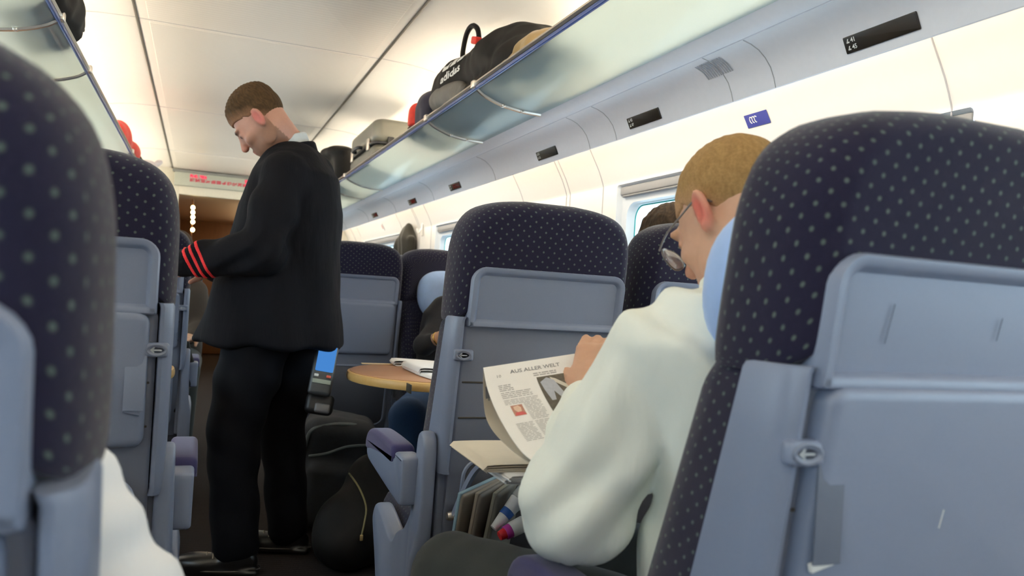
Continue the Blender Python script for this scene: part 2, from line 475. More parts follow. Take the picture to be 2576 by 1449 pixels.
# walls with window openings
WZ0, WZ1 = .86, 1.545
WIN = [(-3.98, -2.33), (-1.33, .32), (1.29, 2.93), (3.98, 5.66), (6.72, 8.38)]
WSEC = [(1.485, 1.80), (1.50, 1.755), (1.535, 1.69), (1.575, 1.62), (1.600, 1.56), (1.602, WZ1)]
LSEC = [(1.602, WZ0), (1.60, .80), (1.585, .5), (1.57, .10), (1.57, 0)]
def wall(name, sg):
    f = (lambda x: x) if sg > 0 else mx
    m = MB(); m.sweep([(f(x), z) for x, z in spline(WSEC, 14)], YS); m.sweep([(f(x), z) for x, z in LSEC], YS)
    ys = [Y0] + [q for w in WIN for q in w] + [Y1]
    for a, b in zip(ys[0::2], ys[1::2]):
        m.sweep([(f(1.602), WZ1), (f(1.604), 1.2), (f(1.602), WZ0)], [a, b])
    w = struct(m.build(name, M['white']))
    mj = MB()
    for (a, b) in WIN:
        for dy in (.13, .46, .50, 1.03):
            mj.tube([(f(x) - sg * .0008, b + dy, z) for x, z in [tuple(q) for q in spline(WSEC, 10)][2:] + [(1.604, 1.2), (1.602, WZ0)]], .0022, 5)
    mj.build('panel_joint', M['hairline'], w)
    return w
wall('wall_right', 1); wall('wall_left', -1)
k = 0
for sg in (1, -1):
    f = (lambda x: x) if sg > 0 else mx
    for (a, b) in WIN:
        k += 1
        if sg < 0 and b < 0: continue
        yc, zc, W, H = (a + b) / 2, (WZ0 + WZ1) / 2, b - a, WZ1 - WZ0
        # deep recess with rounded inner opening
        out = rrect(W, H, .012, 6); inn = rrect(W - .085, H - .10, .06, 6, 0, -.025)
        m = MB(); n_ = len(out)
        V = [(f(1.598), yc + p[0], zc + p[1]) for p in out] + [(f(1.620), yc + p[0] * .985, zc + p[1] * .97) for p in out] + [(f(1.626), yc + p[0], zc + p[1]) for p in inn] + [(f(1.665), yc + p[0] * .985, zc + p[1] * .97) for p in inn]
        F = [(r * n_ + i, r * n_ + (i + 1) % n_, (r + 1) * n_ + (i + 1) % n_, (r + 1) * n_ + i) for r in range(3) for i in range(n_)]
        m.add(V, F); wn = struct(m.build('window_%d' % k, M['frame']))
        m = MB(); m.rbox((f(1.618), yc, WZ1 - .026), (.022, W - .02, .036), .006); m.rbox((f(1.614), yc, WZ1 - .048), (.012, W - .05, .008), .004); m.build('blind_box', M['blind'], wn)
        m = MB(); m.tube([(f(1.657), yc + p[0] * .975, zc + p[1] * .955) for p in inn + inn[:1]], .0035, 6, caps=False); m.build('seal', M['teal'], wn)
        m = MB(); m.puff(rrect(W - .08, H - .09, .06, 6, 0, -.025), [(0, 0), (0, .006)], lambda p, q, d: (f(1.660) + sg * d, yc + p, zc + q)); m.build('glass_pane', M['pane'], wn)

# rear end, behind the camera
m = MB(); m.grid(lambda a, b: (-1.25 + 2.95 * a, Y0, 2.25 * b), 2, 2); struct(m.build('wall_back', M['white']))
# front end with doorway
m = MB()
for x0, x1, z0, z1 in ((-1.25, -.255, 0, 2.25), (.66, 1.7, 0, 2.25), (-.255, .66, 1.945, 2.25)):
    m.rbox(((x0 + x1) / 2, Y1 + .03, (z0 + z1) / 2), (x1 - x0, .06, z1 - z0), .003)
wf = struct(m.build('wall_front', plain('end_panel', (.62, .60, .52), .4)))
# vestibule beyond
m = MB()
m.grid(lambda a, b: (-.6 + 1.7 * a, 9.36 + 3.64 * b, 2.02 - .10 * b), 2, 2)
struct(m.build('trim_11', M['ceil']))
m = MB(); m.rbox((-.33, 11.2, 1.0), (.05, 3.6, 2.0), .01); m.rbox((.95, 11.2, 1.0), (.05, 3.6, 2.0), .01); m.rbox((.3, 12.95, 1.0), (1.6, .05, 2.1), .01)
m.rbox((.3, 12.0, .55), (1.3, .4, 1.1), .02); struct(m.build('wall_vestibule', M['brown']))
m = MB(); m.rbox((.75, 11.3, 1.90), (.05, 2.2, .03), .01); struct(m.build('trim_12', emis('vestibule_fill', (1, .70, .38), 34.0)))  # added fill light, kept out of view, brightens the vestibule
# ------------------------------------------------------------------ luggage racks
RSEC = [tuple(q) for q in spline([(.893, 1.807), (.925, 1.786), (.99, 1.763), (1.07, 1.750), (1.150, 1.747)], 14)]
RB = [-4.0, -1.95, .62, 2.74, 3.39, 5.48, 6.13, 8.25, 9.2]
def rack(sg, label):
    f = (lambda x: x) if sg > 0 else mx
    t = thing('luggage_rack', label, 'luggage rack', (f(1.15), 0, 1.747))
    for a, b in zip(RB[:-1], RB[1:]):
        ys = list(np.linspace(a + .006, b - .006, 6))
        m = MB(); top = RSEC; bot = [(x + .002, z - .006) for x, z in RSEC[::-1]]
        m.sweep([(f(x), z) for x, z in top + bot], ys, closed=True); m.build('shelf_panel', M['rackglass'], t, world=True)
    for y in RB[1:-1]:
        m = MB(); m.tube([(f(x), y, z - .006) for x, z in RSEC], .0085, 8)
        br = m.build('bracket', M['chrome'], t, world=True)
        for xq, zq in ((1.0, 1.752), (1.075, 1.741)):
            m = MB(); m.rbox((f(xq), y, zq), (.012, .024, .010), .003); m.build('clip', M['chrome'], br, world=True)
        m = MB(); m.rbox((f(.886), y, 1.812), (.026, .030, .030), .006); m.build('rail_joint', M['chrome'], t, world=True)
    m = MB(); m.sweep([(f(x), z) for x, z in [(.878, 1.812), (.883, 1.822), (.893, 1.822), (.897, 1.813), (.893, 1.806), (.884, 1.806)]], [Y0 + .05, Y1 - .05], closed=True)
    m.build('front_rail', M['chrome'], t, world=True)
    m = MB(); m.rbox((f(.889), (Y0 + Y1) / 2, 1.799), (.010, Y1 - Y0 - .1, .013), .003); m.build('rail_strip', M['bluerail'], t, world=True)
    return t
rack(1, 'frosted glass luggage rack with a silver rail along the right side above the windows')
rack(-1, 'frosted glass luggage rack at the upper left corner above the left seats')

# ------------------------------------------------------------------ seat reservation displays
DN = np.array((-.90, 0, -.43)); DT = np.array((-.43, 0, .90)); DY = np.array((0, -1., 0))
def display(y, label, num, red=False):
    c = np.array((1.2935, y, 1.6495)) + DN * .0015
    t = thing('reservation_display', label, 'reservation display', tuple(c), 0, 'reservation displays under the right luggage rack')
    R = np.stack([DY, DT, DN], 1)
    m = MB(); m.rbox((0, 0, 0), (.192, .037, .006), .002, M=R); m.build('screen', M['display'], t)
    m = MB()
    for r, s in enumerate(num):
        V, F = text_mesh(s, .0135, .0003)
        if len(V): m.add([R @ np.array((-.075 + v[0], .0045 - r * .0155 + v[1], .0034)) for v in V], F)
        # little seat pictogram
        for pts in ([(-.087, .003), (-.084, .003), (-.080, .012), (-.083, .012)], [(-.087, .003), (-.079, .003), (-.079, .006), (-.087, .006)]):
            m.add([R @ np.array((p[0], p[1] - r * .0155 + .001, .0034)) for p in pts], [(0, 1, 2, 3)])
    m.build('numerals', M['mark'], t)
    if red:
        m = MB(); m.rbox((.030, 0, .0032), (.115, .024, .001), .0004, M=R)
        m2 = MB()
        for i in range(18):
            for j in range(5):
                if random.random() < .62: m2.rbox(tuple(R @ np.array((-.022 + i * .0062, -.009 + j * .0045, .0036))), (.0045, .0032, .0006), .0005, M=R)
        m2.build('lit_letters', M['ledsmall'], t)
display(1.272, 'nearest and largest black seat reservation display at the upper right, with white seat numbers', ('41', '45'))
display(2.222, 'black seat reservation display just above the head of the man in the pale shirt', ('43', '47'))
display(2.985, 'black seat reservation display above the window post behind the middle seat', ('51', '55'))
display(4.240, 'largest of the three red-lit seat reservation displays, nearest above the middle seat', ('53', '57'), True)
display(5.190, 'middle one of the three small red-lit seat reservation displays', ('61', '65'), True)
display(6.405, 'smallest and farthest red-lit seat reservation display beside the standing man', ('63', '67'), True)
m = MB(); vp = [tuple(q) for q in spline([(1.222, 1.7092), (1.249, 1.6985), (1.270, 1.6823)], 9)]
for i in range(12):
    y = 1.735 + i * .0095; m.sweep([(x - .0008, z - .0010) for x, z in vp], [y, y + .0048])
tag(m.build('vent_grille', plain('vent_grey', (.36, .37, .41), .6)), 'small square grey vent grille in the panel below the right luggage rack', 'vent')

# ------------------------------------------------------------------ stickers and hooks on the right wall
def wallx(z): return float(np.interp(z, [q[1] for q in WSEC[::-1]], [q[0] for q in WSEC[::-1]]))
def sticker(y, z, w, h, label, kind):
    x = wallx(z) - .002; x2 = wallx(z + .02) - .002; tz = np.array((x2 - x, 0, .02)); tz /= np.linalg.norm(tz); R = np.stack([DY, tz, np.cross(DY, tz)], 1)
    t = thing('sticker', label, 'sticker', (x, y, z))
    if kind == 'blue':
        m = MB(); m.rbox((0, 0, 0), (w, h, .001), .0004, M=R); m.build('backing', plain('sticker_blue', (.05, .06, .30), .5), t)
        m = MB()
        for k in range(3):
            a = [(-.025 + k * .011 + .006 * math.cos(q), .010 * math.sin(q) + .002, .0012) for q in np.linspace(.6, 4.8, 9)]
            m.tube([R @ np.array(p) for p in a], .0016, 5)
        m.build('symbol', M['mark'], t)
    else:
        m = MB(); m.rbox((0, 0, 0), (w, h, .001), .0004, M=R); m.build('backing', M['mark'], t)
        m = MB(); m.rbox(tuple(R @ np.array((-w * .24, .004, .001))), (w * .3, h * .45, .001), .0004, M=R); m.build('pictogram', plain('sticker_red', (.5, .06, .04), .5), t)
        m = MB(); m.rbox(tuple(R @ np.array((w * .34, 0, .001))), (w * .12, h * .8, .001), .0004, M=R); m.build('bar', M['print'], t)
sticker(2.00, 1.643, .105, .042, 'blue sticker with a white symbol on the bright wall behind the seated man', 'blue')
sticker(7.35, 1.632, .075, .085, 'small white sticker with a red pictogram on the far right wall', 'white')
m = MB(); y, z = 6.02, 1.535; x = 1.590
m.rbox((x, y, z), (.012, .022, .10), .005); m.tube(spline([(x, y, z + .01), (x - .03, y, z - .03), (x - .045, y, z + .005)], 8), .007, 8)
tag(m.build('coat_hook', M['white']), 'white coat hook on the right wall just beside the hanging dark coat', 'hook')

# ------------------------------------------------------------------ passenger information display over the end door
t = thing('information_display', 'grey information display with pink-red lit dots above the doorway at the end of the aisle', 'display', (.2, 9.26, 2.10))
m = MB(); m.rbox((.2, 9.265, 2.105), (1.02, .06, .145), .008); m.build('housing', plain('display_housing', (.34, .37, .33), .45), t, world=True)
m = MB(); m.rbox((.2, 9.262, 2.190), (1.06, .07, .03), .006); m.build('top_trim', plain('display_trim', (.16, .17, .17), .5), t, world=True)
m = MB()
for x0, x1, z0, z1, p in ((-.150, -.075, 2.130, 2.158, .85), (-.055, .015, 2.130, 2.158, .85), (.41, .445, 2.095, 2.165, .9)):
    for x in np.arange(x0, x1, .009):
        for z in np.arange(z0, z1, .009):
            if random.random() < p: m.rbox((x, 9.233, z), (.0075, .004, .0075), .001, seg=1)
m.build('lit_dots', M['led'], t, world=True)
m = MB()
for x in np.arange(-.15, .41, .009):
    for z in np.arange(2.088, 2.118, .009):
        if random.random() < .8 and (int((x + .15) / .009) % 6 != 5): m.rbox((x, 9.233, z), (.0075, .004, .0075), .001, seg=1)
m.build('lit_dots', M['ledd'], t, world=True)
t = thing('lamp_column', 'thin pole with five small glowing lamps beyond the doorway', 'lamp', (-.10, 9.85, .0))
m = MB(); m.tube([(-.095, 9.85, .02), (-.115, 9.85, 1.95)], .010, 10); m.lathe([(.06, 0), (.06, .015), (.012, .03)], 16, c=(-.095, 9.85, 0)); m.build('pole', M['brown'], t, world=True)
for i in range(5):
    z = 1.855 - (.055 * i if i < 4 else .255); m = MB(); m.lathe([(.0, -.024), (.012, -.021), (.020, -.010), (.022, 0), (.020, .010), (.012, .021), (.0, .024)], 12, c=(-.112 + .003 * i, 9.825, z)); m.build('lamp', M['bulb'], t, world=True)
m = MB(); m.lathe([(.0, -.03), (.014, -.024), (.022, -.008), (.022, .004), (.03, .012), (.03, .02)], 12, c=(-.148, 9.34, 2.0)); tag(m.build('spot_lamp', M['bulb']), 'single small glowing spot lamp just under the left end of the information display', 'lamp')

# ------------------------------------------------------------------ seats
def tilt(z): return (1 - z) * .15
def seat(name, label, sg=1, tray=True, pillow=False, arm=True, inner_arm=False, recline=0, zscale=1.0, arm_in=0.0, group='dotted blue train seats'):
    """back faces -y; aisle side at x<0 for sg=1"""
    t = thing(name, label, 'seat', group=group)
    mp = lambda a, b, d: (sg * a, tilt(b) + d, b)
    # fabric-covered head section
    top = [(.2125, 1.00), (.2125, 1.12), (.209, 1.18), (.196, 1.225), (.168, 1.255), (.12, 1.272), (.06, 1.279)]
    pts = [(.155, .985), (.185, .985)] + [(.203, .99)] + top; half = spline(pts, 30)
    out = [tuple(p) for p in half] + [(-p[0], p[1]) for p in half[::-1]]
    prof = [(.040, .0), (.030, .002), (.018, .012), (.008, .030), (.002, .060), (0, .090), (0, .115), (.004, .135), (.014, .152), (.03, .165), (.05, .17)]
    m = MB(); m.puff(out, prof, mp); m.build('headrest', M['fabric'], t, sharp=60)
    # padded front of the backrest with its side bolsters
    out = rrect(.415, .56, .05, 6, 0, .74)
    m = MB(); m.puff(out, [(.0, .05), (0, .12), (.004, .145), (.016, .165), (.04, .178), (.07, .165), (.12, .155)], lambda a, b, d: (sg * a, tilt(b) + (d - .05) * (1 + 1.9 * (1.0 - b)) + .05, b))
    m.build('backrest', M['fabric'], t, sharp=60)
    # upper shell panel with raised rim
    out = rrect(.372, .135, .02, 6, 0, 1.0455, radii=(.03, .03, .004, .004)); out = [(a * (1 + .02 * (b - 1.0)), b + (.008 * (1 - (a / .19) ** 2) if b > 1.05 else 0)) for a, b in out]
    m = MB(); m.puff(out, [(0, .03), (0, -.008), (.0025, -.012), (.011, -.012), (.0145, -.009), (.019, -.002)], mp, scale=False); m.build('shell_panel', M['grey'], t, sharp=50)
    # lower shell
    out = rrect(.376, .66, .012, 4, 0, .655)
    m = MB(); m.puff(out, [(0, .05), (0, .012), (.004, .009)], mp); m.build('back_shell', M['grey2'], t)
    ms = MB()
    for z in (.849, .765): ms.rbox((0, tilt(z) + .0085, z), (.36, .003, .004), .001)
    ms.build('shell_groove', M['seam'], t)
    # net pocket with wire hoop
    def pk(a, b, d): return (sg * a, tilt(b) + .004 - .030 * max(0, math.sin(PI * min(1, max(0, (b - .36) / .40)))) + d, b)
    out = rrect(.33, .30, .04, 6, 0, .52)
    m = MB(); m.puff(out, [(0, .0), (.01, -.006), (.05, -.012), (.10, -.014)], pk); pc = m.build('net_pocket', M['dgrey'], t)
    m = MB(); m.tube([pk(a, b, -.006) for a, b in out + out[:1]], .0045, 6, caps=False); m.build('pocket_hoop', M['grey'], pc)
    # side pillars
    for q in (-1, 1):
        def sec(z):
            w = .03 + .14 * (1 - z); return [(.1905, .004), (.1925, -.004), (.199, -.006), (.2055, -.002), (.2125, .010), (.2145, .025), (.2135, .045 + w), (.205, .05 + w), (.19, .05 + w)]
        m = MB(); zs = [.992, .998, .985, .9, .8, .72, .66, .635, .628]; zs = [1.0, .992, .93, .86, .78, .70, .645, .632]
        V = []; n_ = 9
        for z in zs: V += [(q * x * (.985 if z in (1.0, .632) else 1), tilt(z) + y, z) for x, y in sec(z)]
        F = [(r * n_ + i, r * n_ + (i + 1) % n_, (r + 1) * n_ + (i + 1) % n_, (r + 1) * n_ + i) for r in range(len(zs) - 1) for i in range(n_)] + [tuple(range(n_)), tuple((len(zs) - 1) * n_ + i for i in range(n_ - 1, -1, -1))]
        m.add(V, F); m.build('side_pillar', M['grey'], t, sharp=45)
        m = MB(); m.rbox((q * .196, tilt(.48) + .045, .49), (.022, .075, .31), .006); m.build('lower_post', M['grey2'], t)
    # reclining button on the aisle pillar
    s = -sg
    m = MB(); m.rbox((s * .188, tilt(.915) - .004, .913), (.044, .018, .027), .006)
    kb = m.build('recline_button', M['grey'], t)
    m = MB(); e = [(s * .190 + .018 * math.cos(a), .913 + .0115 * math.sin(a)) for a in np.linspace(0, 2 * PI, 25)[:-1]]
    m.puff(e, [(0, 0), (0, -.0025), (.002, -.003), (.004, -.0018), (.006, -.001)], lambda a, b, d: (a, tilt(.915) - .012 + d, b), scale=False); m.build('button_dish', M['grey2'], kb)
    m = MB(); yy = tilt(.915) - .0138
    for P in ([(-.011, .0), (-.005, .006), (-.003, .0045), (-.0065, .0), (-.003, -.0045), (-.005, -.006)], [(-.008, .0014), (.008, .0014), (.008, -.0014), (-.008, -.0014)]):
        m.add([(s * (.190 - p[0] * -1 if False else .190) + p[0], yy, .913 + p[1]) for p in P], [tuple(range(len(P)))])
    m.build('arrow', M['arrow'], kb)
    # tray table
    if tray:
        out = rrect(.352, .255, .022, 6, 0, .855)
        m = MB(); m.puff(out, [(0, .012), (0, -.008), (.003, -.013), (.008, -.016), (.016, -.017)], mp, scale=False); m.build('tray_table', M['grey'], t)
        mn = MB(); mn.rbox((s * .158, tilt(.868) - .0175, .868), (.034, .003, .135), .001); mn.build('tray_recess', M['recess'] if tray == 2 else M['grey'], t)  # raised strip; darker grey on the nearest seat stands in for recess shade
        mn = MB(); mn.rbox((s * .156, tilt(.80) - .0185, .798), (.030, .006, .010), .002, M=rot(0, .25 * s, 0)); mn.build('tray_latch', M['mark'] if tray == 2 else M['grey'], t)
    else:
        m = MB(); zt = .722
        out = rrect(.36, .30, .03, 6, 0, -.265)
        m.puff(out, [(.004, 0), (0, .004), (0, .016), (.004, .020)], lambda a, b, d: (sg * a, b, zt - .02 + d), scale=False)
        m.rbox((s * .105, -.25, zt - .026), (.09, .24, .018), .004)
        tr = m.build('tray_table', M['grey'], t)
        for q in (-1, 1):
            m = MB(); P = spline([(q * .172, -.15, zt - .012), (q * .174, -.075, zt - .055), (q * .176, -.015, zt - .115), (q * .178, .035, zt - .18)], 12)
            for i in range(len(P) - 1):
                pass
            V = []; n_ = 4
            for p in P: V += [(p[0] - .004, p[1] - .011, p[2]), (p[0] + .004, p[1] - .011, p[2]), (p[0] + .004, p[1] + .011, p[2]), (p[0] - .004, p[1] + .011, p[2])]
            F = [(r * 4 + i, r * 4 + (i + 1) % 4, (r + 1) * 4 + (i + 1) % 4, (r + 1) * 4 + i) for r in range(len(P) - 1) for i in range(4)] + [(0, 1, 2, 3), tuple((len(P) - 1) * 4 + i for i in (3, 2, 1, 0))]
            m.add(V, F); m.build('tray_arm', M['grey'], t)
            m = MB(); m.lathe([(.0, -.008), (.009, -.008), (.011, 0), (.009, .008), (0, .008)], 12, M=rot(0, PI / 2, 0), c=(q * .182, .048, zt - .185)); m.build('tray_hinge', M['chrome'], t)
    # seat cushion and pedestal
    out = rrect(.42, .50, .06, 6, 0, .40)
    m = MB(); m.puff(out, [(.012, .36), (.003, .37), (0, .395), (0, .43), (.008, .452), (.025, .466), (.06, .472), (.12, .468)], lambda a, b, d: (sg * a, b, d)); m.build('seat_cushion', M['fabric'], t, sharp=60)
    m = MB(); m.rbox((0, .34, .30), (.41, .44, .13), .02); m.rbox((0, .31, .13), (.16, .34, .26), .02); m.rbox((0, .31, .012), (.30, .42, .024), .008); m.build('pedestal', M['dgrey'], t)
    sides = ([-sg] if arm else []) + ([sg] if inner_arm else [])
    for s in sides:
        # side casing with arm column
        P = chaikin([(.105, 0), (.105, 0), (.075, .25), (.07, .45), (.062, .62), (.060, .69), (.072, .72), (.098, .728), (.124, .716), (.134, .68), (.140, .60), (.150, .52), (.175, .475), (.205, .465), (.225, .455), (.235, .44), (.245, .425), (.30, .432), (.44, .464), (.475, .462), (.485, .44), (.475, .41), (.41, .31), (.31, .10), (.28, 0), (.28, 0)], 2)
        def cs(a, b, d): # wing flares outwards low down
            fl = .018 * max(0, min(1, (.52 - b) / .10)); return (s * (.2165 - arm_in * .5 + d * (1 + fl / .032)), a, b)
        m = MB(); m.puff(P, fillet(.009, 3, 0, .032), cs, scale=False); cs_ = m.build('side_casing', M['grey'], t, sharp=50)
        ar = MB(); c = s * (.270 - arm_in)
        Q = chaikin([(.10, .575), (.10, .575), (.10, .66), (.10, .66), (.19, .672), (.19, .672), (.20, .655), (.47, .645), (.505, .63), (.51, .60), (.49, .577), (.30, .560), (.12, .545)], 2)
        Q = chaikin([(.105, .548), (.100, .556), (.100, .652), (.105, .662), (.175, .664), (.180, .655), (.185, .640), (.46, .640), (.50, .630), (.512, .605), (.50, .583), (.46, .575), (.13, .546)], 2)
        ar.puff(Q, fillet(.008, 3, -.0160, .032), lambda a, b, d: (c + d, a, b), scale=False); ao = ar.build('armrest', M['grey'], t, sharp=50)
        pd = MB(); Q = chaikin([(.190, .634), (.190, .634), (.195, .668), (.22, .675), (.42, .675), (.49, .664), (.520, .632), (.519, .608), (.500, .600), (.46, .612)], 2)
        pd.puff(Q, fillet(.012, 4, -.0190, .038), lambda a, b, d: (c + d, a, b), scale=False); pd.build('arm_pad', M['pad'], ao, sharp=60)
    if pillow:
        out = [(.172 * math.copysign(abs(math.cos(a)) ** .8, math.cos(a)), 1.095 + .120 * math.copysign(abs(math.sin(a)) ** .85, math.sin(a)) - (.02 if math.sin(a) < 0 else 0) * abs(math.sin(a))) for a in np.linspace(0, 2 * PI, 49)[:-1]]
        if pillow == 2: out = [(a * .80, b - .05) for a, b in out]
        m = MB(); m.puff(out, [(.03, .15), (.006, .165), (0, .195), (0, .222), (.010, .248), (.03, .264), (.06, .274)], mp); m.build('pillow', M['pillow'], t, sharp=60)
    a = math.radians(recline)
    for o in [c for c in t.children] + [g for c in t.children for g in c.children]:
        me = o.data; v = np.empty(len(me.vertices) * 3, np.float32); me.vertices.foreach_get('co', v); v = v.reshape(-1, 3)
        v[:, 0] *= 1.045; v[:, 2] *= zscale
        root = o if o.parent is t else o.parent
        if recline and root.name.split('.')[0] in ('headrest', 'backrest', 'shell_panel', 'back_shell', 'net_pocket', 'side_pillar', 'lower_post', 'recline_button', 'tray_table', 'pillow', 'tray_recess', 'tray_latch'):
            y, z = v[:, 1] - .11, v[:, 2] - .46
            v[:, 1] = .11 + y * math.cos(a) - z * math.sin(a); v[:, 2] = .46 + z * math.cos(a) + y * math.sin(a)
        me.vertices.foreach_set('co', v.ravel()); me.update()
    return t

def place(o, x, y, rz=0): o.location = (x, y, 0); o.rotation_euler = (0, 0, rz); return o
XR, XL, XW = .765, -.268, 1.270
s1 = place(seat('train_seat', 'nearest dotted blue seat filling the right foreground, behind the man in pale shirt', 1, 2, 1), XR + .006, .625)
s2 = place(seat('train_seat', 'central dotted blue seat with its tray table folded down before the reading man', 1, False), XR, 1.71)
s3 = dup(s1, (.728, 3.88, 0), 0, 'dotted blue seat seen from behind, right of standing man and beyond wooden table')
for c in list(s3.children):
    if c.name.split('.')[0] in ('pillow', 'tray_latch', 'tray_recess'): bpy.data.objects.remove(c)
s2w = place(seat('train_seat', 'dotted blue window seat between reading man and window, dark hair above it', 1, True, 0, False), XW, 1.765)
s4 = place(seat('train_seat', 'dotted blue seat facing the camera with pale blue pillow, behind the wooden table', 1, True, 2, False), 1.178, 4.12, PI)
s5 = dup(s2w, (XW - .01, 4.95, 0), 0, 'far seat showing only its dark top edge above the seat with pale blue pillow')
l1 = place(seat('train_seat', 'nearest dotted blue seat, large and blurred at the left picture edge', -1, True, recline=3, zscale=.935, arm_in=.03), XL - .005, .52)
l2 = place(seat('train_seat', 'second dotted blue seat on the left, behind the large blurred one', -1, True, arm_in=.036), XL + .006, 1.60)
l3 = dup(l2, (XL + .012, 3.84, 0), 0, 'third dotted blue seat on the left, shadowed, beyond the small piece of wooden table')

# scuffs on the nearest seat's back
for (x, z0, z1, y, w, mt) in ((-.113, 1.026, 1.068, -.0112, .0011, 'recess'), (.046, 1.035, 1.061, -.0112, .0008, 'recess'), (-.008, .829, .850, .0030, .0009, 'mark')):
    m = MB(); m.rbox((x, y + .15 * (1.045 - (z0 + z1) / 2 if mt == 'recess' else 0), (z0 + z1) / 2), (w * 1.1, .0010, z1 - z0), .0004, M=rot(.148, .12, 0)); m.build('scuff_mark', M[mt], s1)
# ------------------------------------------------------------------ tables
def table(sg, x_tip, x_wall, label):
    f = lambda x: x
    t = thing('folding_table', label, 'table', ((x_tip + x_wall) / 2, 2.93, 0))
    w = abs(x_wall - x_tip); cx = (x_tip + x_wall) / 2
    rad = (.02, .345, .345, .02) if sg > 0 else (.345, .02, .02, .345)
    out = rrect(w, .70, .02, 10, cx, 2.93, radii=rad)
    m = MB(); m.puff(out, [(.014, -.004), (.012, .0), (.012, .018), (.013, .0185)], lambda a, b, d: (a, b, .7265 + d), scale=False); m.build('table_top', M['wood'], t, world=True)
    m = MB(); m.puff(out, [(.010, -.016), (.003, -.014), (0, -.006), (0, .006), (.003, .014), (.0118, .0165)], lambda a, b, d: (a, b, .7265 + d), cap1=False, scale=False); e = m.build('edge_band', M['woodedge'], t, world=True)
    m = MB(); xs = x_tip + sg * .145; m.rbox((xs, 2.93 - .335, .7265), (.004, .06, .030), .001); m.build('fold_seam', M['seam'], e, world=True)
    m = MB(); m.rbox((x_tip + sg * .80, 2.93, .36), (.035, .16, .70), .012); m.rbox((x_tip + sg * .80, 2.93, .012), (.30, .34, .024), .01); m.rbox((x_tip + sg * .70, 2.93, .700), (.5, .30, .022), .006); m.build('table_leg', M['grey2'], t, world=True)
    return t
table(1, .53, 1.545, 'round-ended wooden table with a beech edge, strewn with newspapers, right of the standing man')
table(-1, -.055, -1.09, 'wooden table on the left, only its small rounded end visible beside the second seat')

# ------------------------------------------------------------------ paper helpers
PAPER = plain('newsprint', (.88, .86, .84), .75, ns=30, nv=.03)
PAPERW = plain('newsprint_warm', (.70, .62, .50), .8, ns=30, nv=.05)
INK = plain('newsprint_text', (.42, .41, .41), .8, ns=900, nv=.3)
INKD = plain('newsprint_header', (.25, .25, .26), .8)
def arc(P):
    L = [0]
    for i in range(1, len(P)): L.append(L[-1] + float(np.linalg.norm(np.array(P[i]) - np.array(P[i - 1]))))
    return np.array(L)
class Sheet:
    """a sheet swept along u from a 3D polyline (arc length s)"""
    def __init__(s, P, eu, width, th=.0012):
        s.P = np.array(P, float); s.L = arc(P); s.eu = np.array(eu, float) / np.linalg.norm(eu); s.W = width; s.th = th
    def at(s, u, q, off=0.0):
        q = min(max(q, 0), s.L[-1]); p = np.array([np.interp(q, s.L, s.P[:, k]) for k in range(3)])
        q0, q1 = max(q - .006, 0), min(q + .006, s.L[-1]); t = np.array([np.interp(q1, s.L, s.P[:, k]) - np.interp(q0, s.L, s.P[:, k]) for k in range(3)])
        n = np.cross(t, s.eu); n /= np.linalg.norm(n) + 1e-12
        return p + s.eu * u + n * off
    def mesh(s, m, nu=8, nq=30):
        V = []
        for o in (0, -s.th):
            for j in range(nq + 1):
                for i in range(nu + 1): V.append(s.at(s.W * i / nu, s.L[-1] * j / nq, o))
        K = (nu + 1) * (nq + 1); F = []
        for j in range(nq):
            for i in range(nu):
                a = j * (nu + 1) + i; q = (a, a + 1, a + nu + 2, a + nu + 1); F.append(q); F.append(tuple(K + k for k in q[::-1]))
        rim = [i for i in range(nu + 1)] + [j * (nu + 1) + nu for j in range(1, nq + 1)] + [nq * (nu + 1) + i for i in range(nu - 1, -1, -1)] + [j * (nu + 1) for j in range(nq - 1, 0, -1)]
        for a, b in zip(rim, rim[1:] + rim[:1]): F.append((a, K + a, K + b, b))
        m.add(V, F)
    def rect(s, m, u0, q0, u1, q1, off, n=6):
        V = []; 
        for j in range(n + 1):
            q = q0 + (q1 - q0) * j / n; V += [s.at(u0, q, off), s.at(u1, q, off)]
        m.add(V, [(2 * j, 2 * j + 1, 2 * j + 3, 2 * j + 2) for j in range(n)])
    def poly(s, m, pts, off): m.add([s.at(u, q, off) for u, q in pts], [tuple(range(len(pts)))])
    def text(s, m, txt, u, q, size, off, bold=0.0):
        V, F = text_mesh(txt, size, bold); m.add([s.at(u + v[0], q - v[1], off) for v in V], F)
    def lines(s, m, u0, q0, u1, q1, off, pitch=.0036, h=.0013):
        q = q0
        while q < q1:
            x = u0
            while x < u1 - .003:
                w = min(random.uniform(.004, .014), u1 - x); s.rect(m, x, q, x + w, q + h, off, 1); x += w + .0016
            q += pitch

